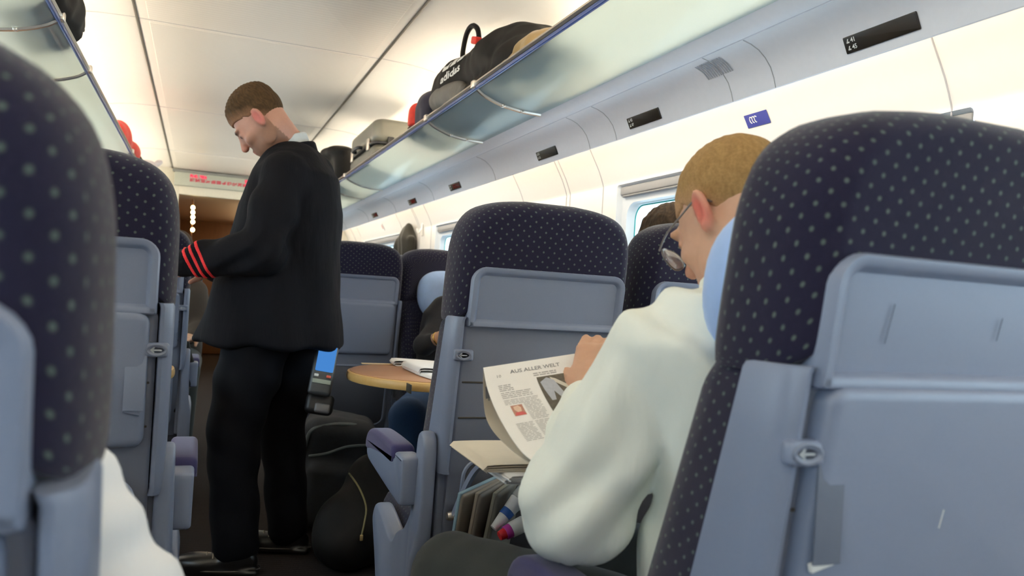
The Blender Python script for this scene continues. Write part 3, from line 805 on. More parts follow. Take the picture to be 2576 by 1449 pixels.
# newspaper held by the reading man
pg = Sheet(spline([(.475, 1.32, .924), (.469, 1.27, .888), (.469, 1.20, .849), (.480, 1.12, .811), (.505, 1.05, .800)], 30), (.985, .02, .165), .36)
t = thing('newspaper', 'open newspaper held up in the hand of the man in the pale shirt', 'newspaper', (.62, 1.25, .80))
m = MB(); pg.mesh(m); m.build('front_page', PAPER, t, world=True, sharp=60)
bk = Sheet(spline([(.4765, 1.3225, .9225), (.484, 1.334, .870), (.487, 1.318, .833), (.489, 1.26, .812), (.492, 1.15, .798), (.505, 1.06, .792)], 30), (.985, .02, .165), .36)
m = MB(); bk.mesh(m); m.build('back_page', PAPERW, t, world=True, sharp=60)
m = MB(); pg.text(m, 'AUS ALLER WELT', .048, .026, .0125, .0004, .0002); pg.text(m, '10', .020, .032, .010, .0004)
m.build('page_header', INKD, t, world=True)
for a in ((.020, .052, .046, .066, .0045, .0022), (.020, .072, .076, .088, .0045, .0018), (.020, .092, .083, .104, .0036, .0013), (.052, .106, .084, .150, .0036, .0013), (.020, .155, .050, .20, .0036, .0013), (.054, .155, .086, .21, .0036, .0013), (.09, .175, .17, .23, .0036, .0013), (.09, .034, .135, .040, .005, .003)):
    m = MB(); pg.lines(m, *a[:4], .0004, a[4], a[5]); m.build('text_block', INK, t, world=True)
m = MB(); pg.rect(m, .094, .046, .31, .160, .0004, 10); ph = m.build('photo', plain('photo_dark', (.095, .080, .060), .6, ns=120, nv=.7), t, world=True)
def patch(nm, pts, col, off=.0006):
    q = MB(); pg.poly(q, pts, off); q.build(nm, plain('print_' + nm, col, .7, ns=150, nv=.15), ph, world=True)
patch('pale_trousers', [(.098, .060), (.112, .050), (.124, .058), (.130, .084), (.136, .112), (.126, .114), (.116, .088), (.112, .112), (.104, .112), (.100, .082)], (.42, .44, .50))
patch('sandy_panel', [(.122, .100), (.134, .094), (.140, .116), (.128, .120)], (.62, .50, .30))
patch('grey_sack', [(.108, .126), (.126, .116), (.150, .138), (.156, .156), (.112, .158)], (.40, .41, .44))
patch('curved_band', [(.118, .050), (.128, .056), (.150, .082), (.172, .120), (.168, .126), (.146, .090), (.122, .062)], (.62, .59, .52))
patch('trees', [(.150, .047), (.185, .047), (.180, .072), (.164, .088), (.152, .068)], (.34, .28, .17))
patch('grey_jacket', [(.172, .098), (.186, .088), (.204, .092), (.210, .130), (.180, .124)], (.36, .38, .42))
patch('face', [(.184, .064), (.194, .060), (.203, .064), (.204, .082), (.196, .092), (.187, .086)], (.62, .42, .30))
patch('fair_hair', [(.180, .060), (.186, .050), (.200, .050), (.207, .060), (.204, .068), (.194, .063), (.184, .070)], (.72, .64, .42), .0008)
m = MB(); pg.rect(m, .027, .108, .048, .136, .0004, 4); ph = m.build('small_portrait', plain('portrait_base', (.45, .22, .16), .7), t, world=True)
patch('portrait_face', [(.031, .112), (.040, .110), (.044, .116), (.042, .126), (.035, .127), (.031, .120)], (.70, .50, .38)); patch('portrait_shirt', [(.028, .135), (.031, .127), (.044, .127), (.048, .135)], (.55, .10, .10))
m = MB(); bk.text(m, '17', .006, .062, .016, .0004, .0003); bk.rect(m, .004, .036, .022, .058, .0004, 3); m.build('back_print', INKD, t, world=True)

def folded(name, label, cat, origin, ang, W, L, lift, layers=3, mat=PAPER, group=None, curve=.0):
    """newspaper folded once: fold line along v, open edge at u=0"""
    t = thing(name, label, cat, tuple(origin), 0, group)
    eu = np.array((math.cos(ang), math.sin(ang), 0)); ev = np.array((-math.sin(ang), math.cos(ang), 0)); o = np.array(origin, float)
    for k in range(layers):
        r = lift * (1 - k / layers * .8); pts = []
        for (u, z) in [(.012 * k, .001), (.3 * W, .0012), (.75 * W, .0012), (W - r * .4, .001 + r * .05), (W - .002 * k, r * .5), (W - r * .4, r * .95), (.75 * W, r * .9 + curve * .6), (.35 * W, r * .55 + curve), (.004 + .010 * k, .0035 + .004 * k)]:
            pts.append(o + eu * u + np.array((0, 0, z + .0014 * k if z < .002 else z - .0014 * k)))
        sh = Sheet(spline(pts, 36), ev, L, .0010); m = MB(); sh.mesh(m, 5, 44); m.build('pages', mat, t, world=True, sharp=60)
        if k == 0: first = sh
    m = MB(); a0, a1 = first.L[-1] * .60, first.L[-1] * .96
    first.lines(m, .03, a0, L * .45, a1, .0006, .006, .0016); first.lines(m, L * .5, a0, L - .03, a1, .0006, .006, .0016); first.rect(m, .03, a0 - .02, L * .7, a0 - .008, .0006, 2)
    m.build('print', INK, t, world=True); return t
TG = 'newspapers on the right table'
folded('newspaper', 'folded newspaper with a high rolled fold in the middle of the wooden table', 'newspaper', (1.12, 3.06, .7455), PI, .36, .26, .030, 3, PAPER, TG)
folded('newspaper', 'flat newspaper lying nearest the front edge of the wooden table', 'newspaper', (1.12, 2.88, .7455), PI * 1.03, .36, .24, .010, 2, PAPER, TG)
folded('newspaper', 'folded newspaper at the back edge of the wooden table', 'newspaper', (1.14, 3.24, .7455), PI * .97, .38, .12, .022, 2, PAPER, TG)
m = MB(); m.rbox((.73, 3.20, .7480), (.20, .018, .0045), .001); tag(m.build('paper_strip', plain('strip_wood', (.75, .58, .36), .5)), 'thin pale strip lying on the table beside the newspapers, at its far left', 'strip')
m = MB(); m.rbox((1.09, 3.02, .815), (.16, .012, .115), .004, M=rot(.5, .3, .2)); tag(m.build('paper_sheet', PAPER), 'small white paper standing up at the right end of the wooden table', 'paper')
folded('newspaper', 'small white newspaper corner on the left wooden table', 'newspaper', (-.46, 2.80, .7455), 0, .36, .25, .012, 2, PAPER)

# pile of newspapers on the folded-down tray
for k, (dx, dy, da, w, lf) in enumerate(((0, 0, 0, .30, .008), (-.006, -.010, .03, .30, .008), (-.018, .006, -.03, .31, .012))):
    z = .7228 + k * .0085
    folded('newspaper', ['lowest newspaper of the pile on the grey tray table', 'middle newspaper of the pile on the grey tray table', 'top newspaper of the tray-table pile, its yellowish page curling'][k], 'newspaper', (.822 + dx, 1.525 + dy, z), PI + da, w, .225, lf, 4, PAPERW if k == 2 else PAPER, 'newspapers piled on the tray table', .004 if k == 2 else 0)

# ------------------------------------------------------------------ things in the seat pocket
MG = [plain('magazine_brown', (.22, .19, .155), .55, ns=25, nv=.2), plain('magazine_grey', (.19, .17, .145), .55, ns=25, nv=.2), plain('magazine_olive', (.165, .16, .14), .55, ns=25, nv=.2)]
for k, (x, lab) in enumerate(((.596, 'leftmost brownish magazine standing in the seat pocket, with a pale blue edge'), (.627, 'middle brownish magazine standing in the seat pocket'), (.658, 'rightmost folded grey magazine in the seat pocket, beside the bottles'))):
    t = thing('magazine', lab, 'magazine', (x, 1.68, .47), 0, 'magazines in the seat pocket')
    R = rot(.12, .20, -.95 + .10 * k)
    m = MB(); m.rbox((x + .012, 1.68, .535), (.016, .15, .20), .0065, .01, M=R); m.build('cover', MG[k], t, world=True)
    m = MB(); m.rbox(tuple(np.array((x + .012, 1.68, .535)) + R @ np.array((-.003, -.004, .004))), (.009, .146, .198), .003, M=R); m.build('pages', plain('magazine_pages%d' % k, ((.20, .30, .36), (.25, .22, .18), (.26, .25, .2))[k], .6), t, world=True)
def bottle(label, base, axis, bands, r, capc):
    b = np.array(base, float); ax = np.array(axis, float); ax /= np.linalg.norm(ax); q = Vector((0, 0, 1)).rotation_difference(Vector(ax)); R = np.array(q.to_matrix())
    t = thing('bottle', label, 'bottle', tuple(b), 0, 'bottles in the seat pocket')
    z = 0
    for nm, h, r0, r1, mt in bands:
        m = MB(); m.lathe([(0, z), (r0 * .96, z), (r0, z + .001), (r1, z + h - .001), (r1 * .96, z + h), (0, z + h)], 22, M=R, c=b); m.build(nm, mt, t, world=True); z += h
    return t
bw = plain('bottle_white', (.78, .79, .80), .3); bc = plain('bottle_clear_grey', (.30, .33, .34), .12); bb = plain('bottle_blue', (.02, .10, .38), .35); bm = plain('bottle_magenta', (.50, .04, .35), .35); br_ = plain('bottle_red', (.60, .02, .03), .35); bt = plain('bottle_teal', (.02, .12, .16), .2)
bottle('white bottle with a blue band lying tilted in the seat pocket', (.622, 1.60, .552), (.62, .12, .60), [('nozzle', .035, .0085, .013, bw), ('blue_band', .016, .0145, .0150, bb), ('shoulder', .030, .0150, .0185, bw), ('body', .075, .0195, .0195, bc)], .02, bw)
bottle('white bottle with magenta band and red cap lying in the seat pocket', (.627, 1.575, .543), (.88, .10, .34), [('cap', .014, .010, .012, br_), ('magenta_band', .014, .0145, .0155, bm), ('body', .034, .0165, .0175, bw), ('base', .06, .018, .018, bt)], .02, br_)
m = MB(); m.lathe([(0, -.014), (.010, -.011), (.014, 0), (.010, .011), (0, .014)], 14, c=(.652, 1.64, .562)); tag(m.build('orange_cap', plain('cap_orange', (.70, .22, .10), .4)), 'small orange cap in the seat pocket just above the blue-banded bottle', 'cap')
m = MB(); m.puff(chaikin([(-.02, -.03), (.022, -.026), (.026, .02), (.004, .034), (-.02, .022)], 2), [(.008, -.006), (0, 0), (.008, .006)], lambda a, b, d: (.690 + a * .8, 1.63 + d + .01 * math.sin(60 * a), .612 + b))
wr = plain('foil_wrapper', (.45, .45, .46), .15, .8); tag(m.build('foil_wrapper', wr), 'crumpled shiny wrapper in the seat pocket above the bottles', 'wrapper')

# ------------------------------------------------------------------ luggage on the racks
BLK = plain('black_nylon', (.006, .005, .0045), .7, ns=35, nv=.4, bs=.2, bscale=60, spec=.25)
GRYN = plain('grey_nylon', (.12, .11, .095), .55, ns=30, nv=.3, bs=.15)
RED = plain('red_fabric', (.62, .03, .015), .7, ns=40, nv=.25, bs=.2, sheen=.1)
NAVY = plain('navy_fabric', (.014, .014, .035), .7, ns=40, nv=.3, bs=.2)
BRN = plain('brown_fabric', (.33, .22, .09), .85, ns=30, nv=.25, bs=.4, bscale=40, sheen=.2)
RX = np.array([q[0] for q in RSEC]); RZ = np.array([q[1] for q in RSEC])
def onrack(P, d, left=False):
    """rest on the curved glass shelf"""
    x = 2 * CXA - P[:, 0] if left else P[:, 0]
    return smax(d, np.interp(x, np.concatenate([[.86], RX]), np.concatenate([[1.828], RZ])) + .004 - P[:, 2], .012)
t = thing('sports_bag', 'big black sports bag with a white three-bar logo on the right luggage rack', 'bag', (1.05, 2.95, 1.76))
def bag(P):
    d = ell(P, (1.12, 2.90, 1.945), (.205, .30, .160))
    d = smin(d, ell(P, (1.12, 2.66, 1.89), (.20, .20, .11)), .06)
    d = smin(d, ell(P, (1.07, 3.22, 1.905), (.205, .27, .165)), .07)
    d = smin(d, rb(P, (1.06, 3.02, 1.82), (.15, .36, .050), .04), .04)
    return onrack(P, d + .006 * wob(P, 34) + .003 * wob(P, 80, 1))
sdf_obj('body', bag, (.85, 2.25, 1.74), (1.38, 3.52, 2.19), .009, BLK, t)
def pkt(P): return smax(smin(ell(P, (.918, 3.13, 1.856), (.060, .17, .052)), ell(P, (.908, 3.24, 1.868), (.05, .12, .045)), .03) + .002 * wob(P, 60), bag(P) - .012, .01)
sdf_obj('side_pocket', pkt, (.82, 2.85, 1.76), (1.05, 3.50, 1.97), .006, GRYN, t)
m = MB(); hp = spline([(.985, 3.02, 2.06), (.980, 3.04, 2.12), (.975, 3.10, 2.15), (.970, 3.155, 2.13), (.965, 3.175, 2.06), (.965, 3.165, 2.02)], 20); m.tube(hp, .011, 8); h = m.build('handle', BLK, t, world=True)
m = MB(); m.rbox((.975, 3.03, 2.07), (.03, .06, .03), .006, M=rot(.3, 0, 0)); m.build('red_tab', RED, t, world=True)
# logo: three rising bars over a word, wrapped on the bag flank by ray marching along +x
def onbag(y, z):
    x = np.linspace(.80, 1.05, 160); P = np.stack([x, np.full(160, y), np.full(160, z)], 1); d = bag(P); i = int(np.argmax(d < .0025)); return x[i] if d[i] < .0025 else .96
lo = np.array((0, 3.10, 1.962)); lu = np.array((0, -.95, .30)); lv = np.array((0, .22, .97))
lg = MB()
def lput(pts, F): lg.add([(lambda q: (onbag(q[1], q[2]), q[1], q[2]))(lo + lu * p[0] + lv * p[1]) for p in pts], F)
for k, hh in enumerate((.022, .040, .056)):
    u0 = -.055 + k * .042; n_ = 5; pts = []
    for j in range(n_ + 1): pts += [(u0 + .010 * j / n_ * 0, .012 + hh * j / n_), (u0 + .034, .012 + hh * j / n_ + (.012 if j == n_ else 0) * 1)]
    lput(pts, [(2 * j, 2 * j + 1, 2 * j + 3, 2 * j + 2) for j in range(n_)])
V, F = text_mesh('adidas', .052, .0012); wdt = V[:, 0].max() if len(V) else 1
lput([(-.062 + v[0] * .125 / wdt, -.040 + v[1]) for v in V], F)
lg.build('logo', M['mark'], t, world=True, sharp=0)

t = thing('travel_bag', 'small navy and red bag at the far end of the black sports bag', 'bag', (1.02, 3.66, 1.76))
def b2(P): return smin(rb(P, (1.02, 3.62, 1.87), (.12, .10, .09), .05), ell(P, (1.0, 3.60, 1.94), (.09, .10, .06)), .05) + .005 * wob(P, 50)
sdf_obj('body', lambda P: onrack(P, b2(P)), (.86, 3.40, 1.74), (1.18, 3.78, 2.05), .009, NAVY, t)
def b3(P): return rb(P, (1.00, 3.75, 1.875), (.11, .055, .085), .045) + .004 * wob(P, 50)
sdf_obj('red_end', lambda P: smax(onrack(P, b3(P)), 1.845 - P[:, 2], .004), (.86, 3.66, 1.74), (1.15, 3.84, 2.0), .008, RED, t)
sdf_obj('dark_base', lambda P: smax(onrack(P, b3(P)), P[:, 2] - 1.842, .004), (.86, 3.66, 1.74), (1.15, 3.84, 2.0), .008, plain('maroon', (.05, .012, .012), .7), t)

SUIT = plain('suitcase_grey_green', (.16, .155, .125), .35, ns=8, nv=.12)
t = thing('suitcase', 'grey-green hard suitcase lying on the right luggage rack behind the standing man', 'suitcase', (1.06, 5.1, 1.76))
for nm, x0, x1 in (('front_shell', .905, 1.045), ('back_shell', 1.055, 1.20)):
    pass
m = MB(); m.rbox((1.065, 5.12, 2.005), (.30, .80, .150), .06, .045, 6); m.build('lid', SUIT, t, world=True, sharp=60)
m = MB(); m.rbox((1.065, 5.12, 1.861), (.30, .80, .134), .06, .045, 6); m.build('lower_shell', SUIT, t, world=True, sharp=60)
m = MB(); m.rbox((1.065, 5.12, 1.929), (.306, .806, .014), .06, .003, 6); m.build('rim', M['black'], t, world=True)
m = MB(); m.tube(spline([(.906, 5.02, 1.934), (.882, 5.03, 1.934), (.876, 5.12, 1.934), (.882, 5.21, 1.934), (.906, 5.22, 1.934)], 14), .011, 8); m.build('handle', M['black'], t, world=True)
for y in (4.86, 5.40):
    m = MB(); m.rbox((.912, y, 1.930), (.016, .05, .075), .005); m.build('latch', M['chrome'], t, world=True)
m = MB(); m.rbox((1.02, 4.716, 1.925), (.040, .016, .085), .005); m.build('latch', M['black'], t, world=True)
def b5(P): return smin(smin(rb(P, (1.00, 6.12, 1.90), (.13, .30, .13), .07), ell(P, (.93, 6.05, 2.04), (.11, .26, .05)), .05), ell(P, (.86, 6.2, 2.06), (.06, .22, .03)), .05) + .008 * wob(P, 26)
tag(sdf_obj('duffel_bag', lambda P: onrack(P, b5(P)), (.74, 5.70, 1.74), (1.2, 6.52, 2.16), .012, BLK), 'black bag with a drooping flap beyond the grey-green suitcase on the rack', 'bag')
def b6(P): return smin(smin(ell(P, (1.02, 2.37, 1.85), (.12, .16, .075)), ell(P, (1.0, 2.22, 1.83), (.10, .18, .05)), .04), ell(P, (.95, 2.50, 1.82), (.05, .14, .045)), .03) + .010 * wob(P, 42) + .004 * wob(P, 95, 2)
tag(sdf_obj('brown_jacket', lambda P: smax(onrack(P, b6(P)), .006 - bag(P), .006), (.86, 2.0, 1.74), (1.2, 2.72, 1.98), .008, BRN), 'crumpled light brown jacket on the right rack before the black sports bag', 'jacket')
def b7(P): return smin(smin(rb(P, (-.50, 2.80, 1.86), (.09, .26, .085), .05), ell(P, (-.43, 2.88, 1.885), (.035, .14, .045)), .03), cap(P, (-.43, 2.98, 1.885), (-.418, 3.07, 1.868), .016, .012), .02) + .008 * wob(P, 45)
tag(sdf_obj('backpack', lambda P: onrack(P, b7(P), True), (-.64, 2.48, 1.74), (-.36, 3.12, 2.02), .007, BLK), 'black bag hanging over the left luggage rail at the upper left corner', 'bag')
def b8(P): return smin(ell(P, (-.53, 5.60, 1.90), (.085, .28, .105)), ell(P, (-.47, 5.95, 1.87), (.05, .18, .075)), .05) + .007 * wob(P, 40)
tag(sdf_obj('red_bag', lambda P: onrack(P, b8(P), True), (-.66, 5.25, 1.75), (-.38, 6.2, 2.04), .009, RED), 'bright red bag on the left luggage rack above the second seat', 'bag')
def b9(P): return smin(ell(P, (-.50, 6.45, 1.85), (.07, .24, .085)), ell(P, (-.45, 6.7, 1.86), (.05, .16, .05)), .04) + .010 * wob(P, 48)
tag(sdf_obj('dark_pouch', lambda P: onrack(P, b9(P), True), (-.62, 6.15, 1.74), (-.36, 6.95, 1.98), .01, BLK), 'small black pouch just beyond the red bag on the left rack', 'pouch')
def b10(P): return smin(ell(P, (-.47, 7.30, 1.92), (.10, .22, .05), rot(.5, 0, 0)), cap(P, (-.43, 7.5, 1.99), (-.38, 7.75, 2.06), .03, .018), .03) + .008 * wob(P, 40)
tag(sdf_obj('pale_cloth', lambda P: onrack(P, b10(P), True), (-.62, 7.0, 1.8), (-.3, 7.85, 2.12), .011, plain('pale_grey_cloth', (.50, .47, .50), .8)), 'pale grey cloth sticking up from the left luggage rack', 'cloth')
m = MB(); m.tube([(-.52, 6.98, 1.83), (-.44, 7.12, 1.875), (-.385, 7.22, 1.905)], [.02, .022, .012], 10); tag(m.build('umbrella', M['black']), 'black folded umbrella poking out of the left luggage rack', 'umbrella')

# ------------------------------------------------------------------ coat on the wall, bags on the floor
COAT = plain('dark_olive_coat', (.016, .014, .009), .85, ns=20, nv=.3, bs=.3, bscale=40, sheen=.15)
def ct(P):
    d = smin(ell(P, (1.545, 6.30, 1.44), (.05, .11, .16)), rb(P, (1.545, 6.30, 1.22), (.045, .17, .28), .04), .06)
    d = smin(d, chain(P, [(1.53, 6.42, 1.42), (1.50, 6.52, 1.25), (1.49, 6.50, 1.0)], [.05, .055, .05]), .04)
    return d + .012 * np.sin(P[:, 1] * 55 + 3 * np.sin(P[:, 2] * 6)) * .6 + .004 * wob(P, 30)
tag(sdf_obj('hanging_coat', ct, (1.42, 6.05, .88), (1.66, 6.66, 1.66), .010, COAT), 'dark olive coat hanging on the right wall by the far window', 'coat')
CHAR = plain('charcoal_canvas', (.028, .032, .040), .8, ns=50, nv=.25, bs=.3)
t = thing('backpack', 'charcoal backpack with a pale zip standing on the floor behind the standing man', 'backpack', (.60, 3.52, 0))
RB_ = rot(.10, .10, -.15)
def bp(P): return smin(rb(P, (.60, 3.52, .25), (.155, .12, .245), .07, RB_), rb(P, (.585, 3.40, .17), (.125, .05, .14), .045, RB_), .03) + .006 * wob(P, 30) + .002 * wob(P, 75)
sdf_obj('body', bp, (.38, 3.28, -.005), (.80, 3.72, .54), .009, CHAR, t)
m = MB(); m.tube(spline([(.455, 3.42, .36), (.475, 3.41, .435), (.53, 3.405, .462), (.62, 3.40, .468), (.70, 3.41, .452), (.735, 3.43, .39)], 26), .008, 7); m.build('zip_piping', plain('pale_piping', (.14, .17, .18), .6), t, world=True)
m = MB(); m.tube(spline([(.47, 3.375, .34), (.54, 3.355, .355), (.62, 3.35, .382), (.71, 3.37, .385)], 20), .006, 7); m.build('zip_piping', plain('pale_piping2', (.11, .14, .15), .6), t, world=True)
t = thing('shoulder_bag', 'black bag with a brass zip pull lying on the floor beside the charcoal backpack', 'bag', (.66, 3.05, 0))
def sb(P): return smin(smin(ell(P, (.66, 3.05, .15), (.19, .17, .15)), ell(P, (.70, 3.12, .28), (.12, .11, .12)), .06), ell(P, (.56, 2.98, .10), (.11, .12, .10)), .05) + .010 * wob(P, 28)
sdf_obj('body', lambda P: smax(sb(P), .002 - P[:, 2], .01), (.40, 2.82, -.005), (.90, 3.32, .44), .010, BLK, t)
def onz(x, z):
    y = np.linspace(2.6, 3.3, 300); P = np.stack([np.full(300, x), y, np.full(300, z)], 1); d = sb(P); i = int(np.argmax(d < .004)); return (x, y[i] if d[i] < .004 else 3.05, z)
m = MB(); m.tube([onz(x, z) for x, z in spline([(.585, .335), (.61, .30), (.625, .25), (.615, .20), (.605, .155)], 16)], .0035, 6); m.build('cord', plain('olive_cord', (.22, .19, .08), .6), t, world=True)
m = MB(); p = onz(.604, .150); m.rbox((p[0], p[1] - .004, p[2]), (.012, .006, .022), .003); m.build('zip_pull', plain('brass', (.75, .55, .25), .3, .8), t, world=True)
def stp(P): return chain(P, [(-.035, 4.02, .74), (-.022, 3.97, .66), (-.026, 3.95, .56), (-.058, 3.94, .44)], [.016, .022, .020, .012]) + .003 * wob(P, 60)
tag(sdf_obj('hanging_strap', stp, (-.12, 3.88, .38), (.04, 4.08, .78), .006, BLK), "black strap hanging beside the armrest of the third left seat", 'strap')
# ------------------------------------------------------------------ people
SKIN = colattr('skin', .5, 90, .07, .3, .05, .12)
HAIRM = colattr('hair', .75, 260, .35, .2, .4)
def hframe(yaw, pitch, roll=0):
    return np.array(Matrix.Rotation(math.radians(yaw), 3, 'Z') @ Matrix.Rotation(-math.radians(pitch), 3, 'X') @ Matrix.Rotation(math.radians(roll), 3, 'Y'))
def head_local(q):
    cran = ell(q, (0, -.018, .036), (.0745, .097, .088))
    d = smin(cran, ell(q, (0, .030, -.030), (.060, .062, .088)), .03)
    d = smin(d, ell(q, (0, .046, -.082), (.043, .042, .034)), .03)
    d = smin(d, ell(q, (0, .082, -.106), (.020, .014, .014)), .016)
    for s in (-1, 1):
        d = smin(d, ell(q, (s * .056, .012, -.076), (.010, .026, .026)), .02)
        d = smin(d, ell(q, (s * .040, .066, -.030), (.020, .018, .016)), .018)
        d = smin(d, ell(q, (s * .026, .084, .022), (.026, .012, .009)), .012)
        d = smax(d, -ell(q, (s * .031, .103, .000), (.017, .014, .012)), .010)
        d = smin(d, ell(q, (s * .031, .079, .001), (.0135, .0125, .0115)), .002)
    d = smin(d, cap(q, (0, .090, .012), (0, .112, -.028), .0085, .0115), .010)
    d = smin(d, ell(q, (0, .108, -.032), (.016, .011, .009)), .008)
    d = smin(d, ell(q, (0, .092, -.0625), (.022, .008, .006)), .006)
    d = smin(d, ell(q, (0, .090, -.074), (.019, .008, .007)), .006)
    for s in (-1, 1):
        R = rot(.25, s * .14, s * .40)
        e = smax(ell(q, (s * .080, -.012, -.006), (.0085, .021, .035), R), -ell(q, (s * .090, -.008, -.002), (.008, .013, .024), R), .004)
        e = smin(e, ell(q, (s * .080, -.006, -.034), (.006, .009, .010), R), .006)
        d = smin(d, e, .006)
    return d
def hairline(q, nape=-.065, front=.066):
    y = q[:, 1]; base = np.interp(y, [-.12, -.075, -.035, -.012, .014, .030, .055, .10], [nape, nape + .004, -.030, .014, .020, .040, front - .010, front])
    return base - .012 * np.clip((np.abs(q[:, 0]) - .03) / .05, 0, 1) * (y > .03)
def hair_local(q, th, topth, nape=-.065, front=.066, sp=0.0, fs=160):
    off = th + (topth - th) * np.clip((q[:, 2] - .045) / .06, 0, 1)
    d = ell(q, (0, -.018, .036), (.0745, .097, .088)); d = smin(d, ell(q, (0, .030, -.030), (.060, .062, .088)), .03) - off
    if sp: d = d + sp * (np.sin(q[:, 0] * fs + 2 * np.sin(q[:, 1] * 60)) * np.sin(q[:, 1] * fs * .8 + 1.5 * np.sin(q[:, 0] * 70))) * np.clip((q[:, 2] - .02) / .05, .25, 1)
    return smax(d, hairline(q, nape, front) - q[:, 2], .006)
def hand(P, w, d, n, curl, th=1, sc=1.0):
    w, d, n = [np.array(v, float) for v in (w, d, n)]; d /= np.linalg.norm(d); n -= d * n.dot(d); n /= np.linalg.norm(n); sd = np.cross(d, n) * th
    R = np.stack([sd, d, n], 1)
    o = smin(rb(P, w + d * .048 * sc, (.040 * sc, .050 * sc, .0145 * sc), .013, R), cap(P, w - d * .02, w + d * .03, .024 * sc, .026 * sc), .02)
    for k, (of, L) in enumerate(((.031, .070), (.0105, .079), (-.010, .073), (-.030, .058))):
        p = w + d * .090 * sc + sd * of * sc; a = 0
        for j, (fr, r0, r1) in enumerate(((.45, .0100, .0092), (.31, .0092, .0085), (.24, .0085, .0072))):
            a += curl[j] + .06 * k; v = math.cos(a) * d - math.sin(a) * n; p2 = p + v * L * fr * sc
            o = smin(o, cap(P, p, p2, r0 * sc, r1 * sc), .004 if j == 0 else .003); p = p2
    p = w + d * .022 * sc + sd * .034 * sc; v = d * .62 + sd * .55 - n * .40; v /= np.linalg.norm(v)
    p2 = p + v * .045 * sc; v2 = d * .80 + sd * .10 - n * .55; v2 /= np.linalg.norm(v2)
    o = smin(o, cap(P, p, p2, .0145 * sc, .0115 * sc), .010); return smin(o, cap(P, p2, p2 + v2 * .034 * sc, .0115 * sc, .0088 * sc), .004)
def person(label, loc): return thing('person', label, 'person', loc)
def headcols(c, R, skin, ear, brow=None, stubble=None, lips=(.42, .17, .14), iris=(.03, .03, .035)):
    def fn(p):
        q = (p - c) @ R; C = np.tile(np.array(skin, float), (len(p), 1))
        def mixin(col, w): 
            w = np.clip(w, 0, 1)[:, None]; C[:] = C * (1 - w) + np.array(col) * w
        if stubble is not None: mixin(stubble, np.clip((-.030 - q[:, 2] + .25 * np.abs(q[:, 0])) / .03, 0, 1) * (q[:, 1] > -.03) * (q[:, 2] > -.14) * .75 * (np.abs(q[:, 0]) < .085))
        mixin((skin[0], skin[1] * .70, skin[2] * .68), np.clip(1 - np.linalg.norm((q - (0, .115, -.03)) / (.022, .03, .022), axis=1), 0, .6)); 
        mixin(ear, np.clip(1.6 - 1.6 * np.linalg.norm((np.abs(q) * (1, 0, 0) + q * (0, 1, 1) - (.084, -.010, -.008)) / (.017, .032, .045), axis=1), 0, 1))
        mixin(lips, np.clip(2 - 2 * np.linalg.norm((q - (0, .098, -.069)) / (.026, .02, .014), axis=1), 0, .9))
        qa = np.abs(q[:, 0])
        if brow is not None: mixin(brow, np.clip(2 - 2 * np.sqrt(((qa - .031) / .024) ** 2 + ((q[:, 2] - .021) / .008) ** 2 + ((q[:, 1] - .09) / .03) ** 2), 0, .9))
        mixin(iris, np.clip(3 - 3 * np.sqrt(((qa - .031) / .013) ** 2 + ((q[:, 2] + .001) / .008) ** 2 + ((q[:, 1] - .088) / .02) ** 2), 0, 1) * .8)
        return C
    return fn
def haircol(c, R, a, b, fade=None):
    def fn(p):
        q = (p - c) @ R; s = .5 + .5 * np.sin(q[:, 0] * 420 + 3 * np.sin(q[:, 1] * 150)) * np.sin(q[:, 1] * 260 + 2 * np.sin(q[:, 2] * 130))
        C = np.array(a) * (1 - s[:, None]) + np.array(b) * s[:, None]
        if fade is not None:
            w = np.clip((hairline(q) + .042 - q[:, 2]) / .060, 0, 1)[:, None] * .9; C = C * (1 - w) + np.array(fade) * w
        return C
    return fn

# ---- the man in the pale shirt, reading
c = np.array((.748, 1.005, 1.190)); R = hframe(12, 34, 4) / .95; NB = np.array((.745, .935, 1.072))
man = person('seated man in pale green-white shirt and glasses, bent over the newspaper he holds', (.74, .95, .45))
SHO, ELB, WRI = (.612, .975, .975), (.525, 1.035, .735), (.642, 1.235, .893)
def man_body(P):
    q = (P - c) @ R; d = head_local(q) * .95
    d = smin(d, chain(P, [c + R @ np.array((0, -.030, -.045)) * .9, NB, (.74, .92, .95)], [.056, .060, .07]), .03)
    d = smin(d, chain(P, [(.74, .92, .97), (.745, .90, .75), (.75, .92, .56)], [.09, .10, .11]), .04)
    d = smin(d, chain(P, [(.70, .93, .98), SHO, ELB, WRI], [.05, .045, .034, .027]), .02)
    d = smin(d, chain(P, [(.78, .93, .98), (.90, .97, .98), (.97, 1.08, .76), (.86, 1.22, .87)], [.05, .045, .034, .027]), .02)
    d = smin(d, hand(P, np.array(WRI), (.36, .42, .80), (-.55, -.55, .55), (.45, .75, .7), -1), .010)
    d = smin(d, hand(P, np.array((.86, 1.22, .87)), (-.25, .75, .55), (.4, -.5, .7), (.4, .6, .5), 1), .010)
    for s, kx, hx in ((0, .478, .66), (1, .86, .82)): d = smin(d, chain(P, [(hx, .95, .53), (kx, 1.42, .515), (kx, 1.44, .10)], [.06, .045, .032]), .02)
    return d
mc = headcols(c, R, (.56, .33, .225), (.58, .15, .11), (.40, .26, .14))
sdf_obj('body', man_body, (.38, .78, .05), (1.06, 1.52, 1.36), .0055, SKIN, man, mc)
sdf_obj('hair', lambda P: hair_local((P - c) @ R, .0035, .006, -.070, .050, .0010, 240), (.60, .86, 1.10), (.86, 1.16, 1.36), .003, HAIRM, man, haircol(c, R, (.27, .160, .062), (.335, .205, .080), (.46, .27, .155)))
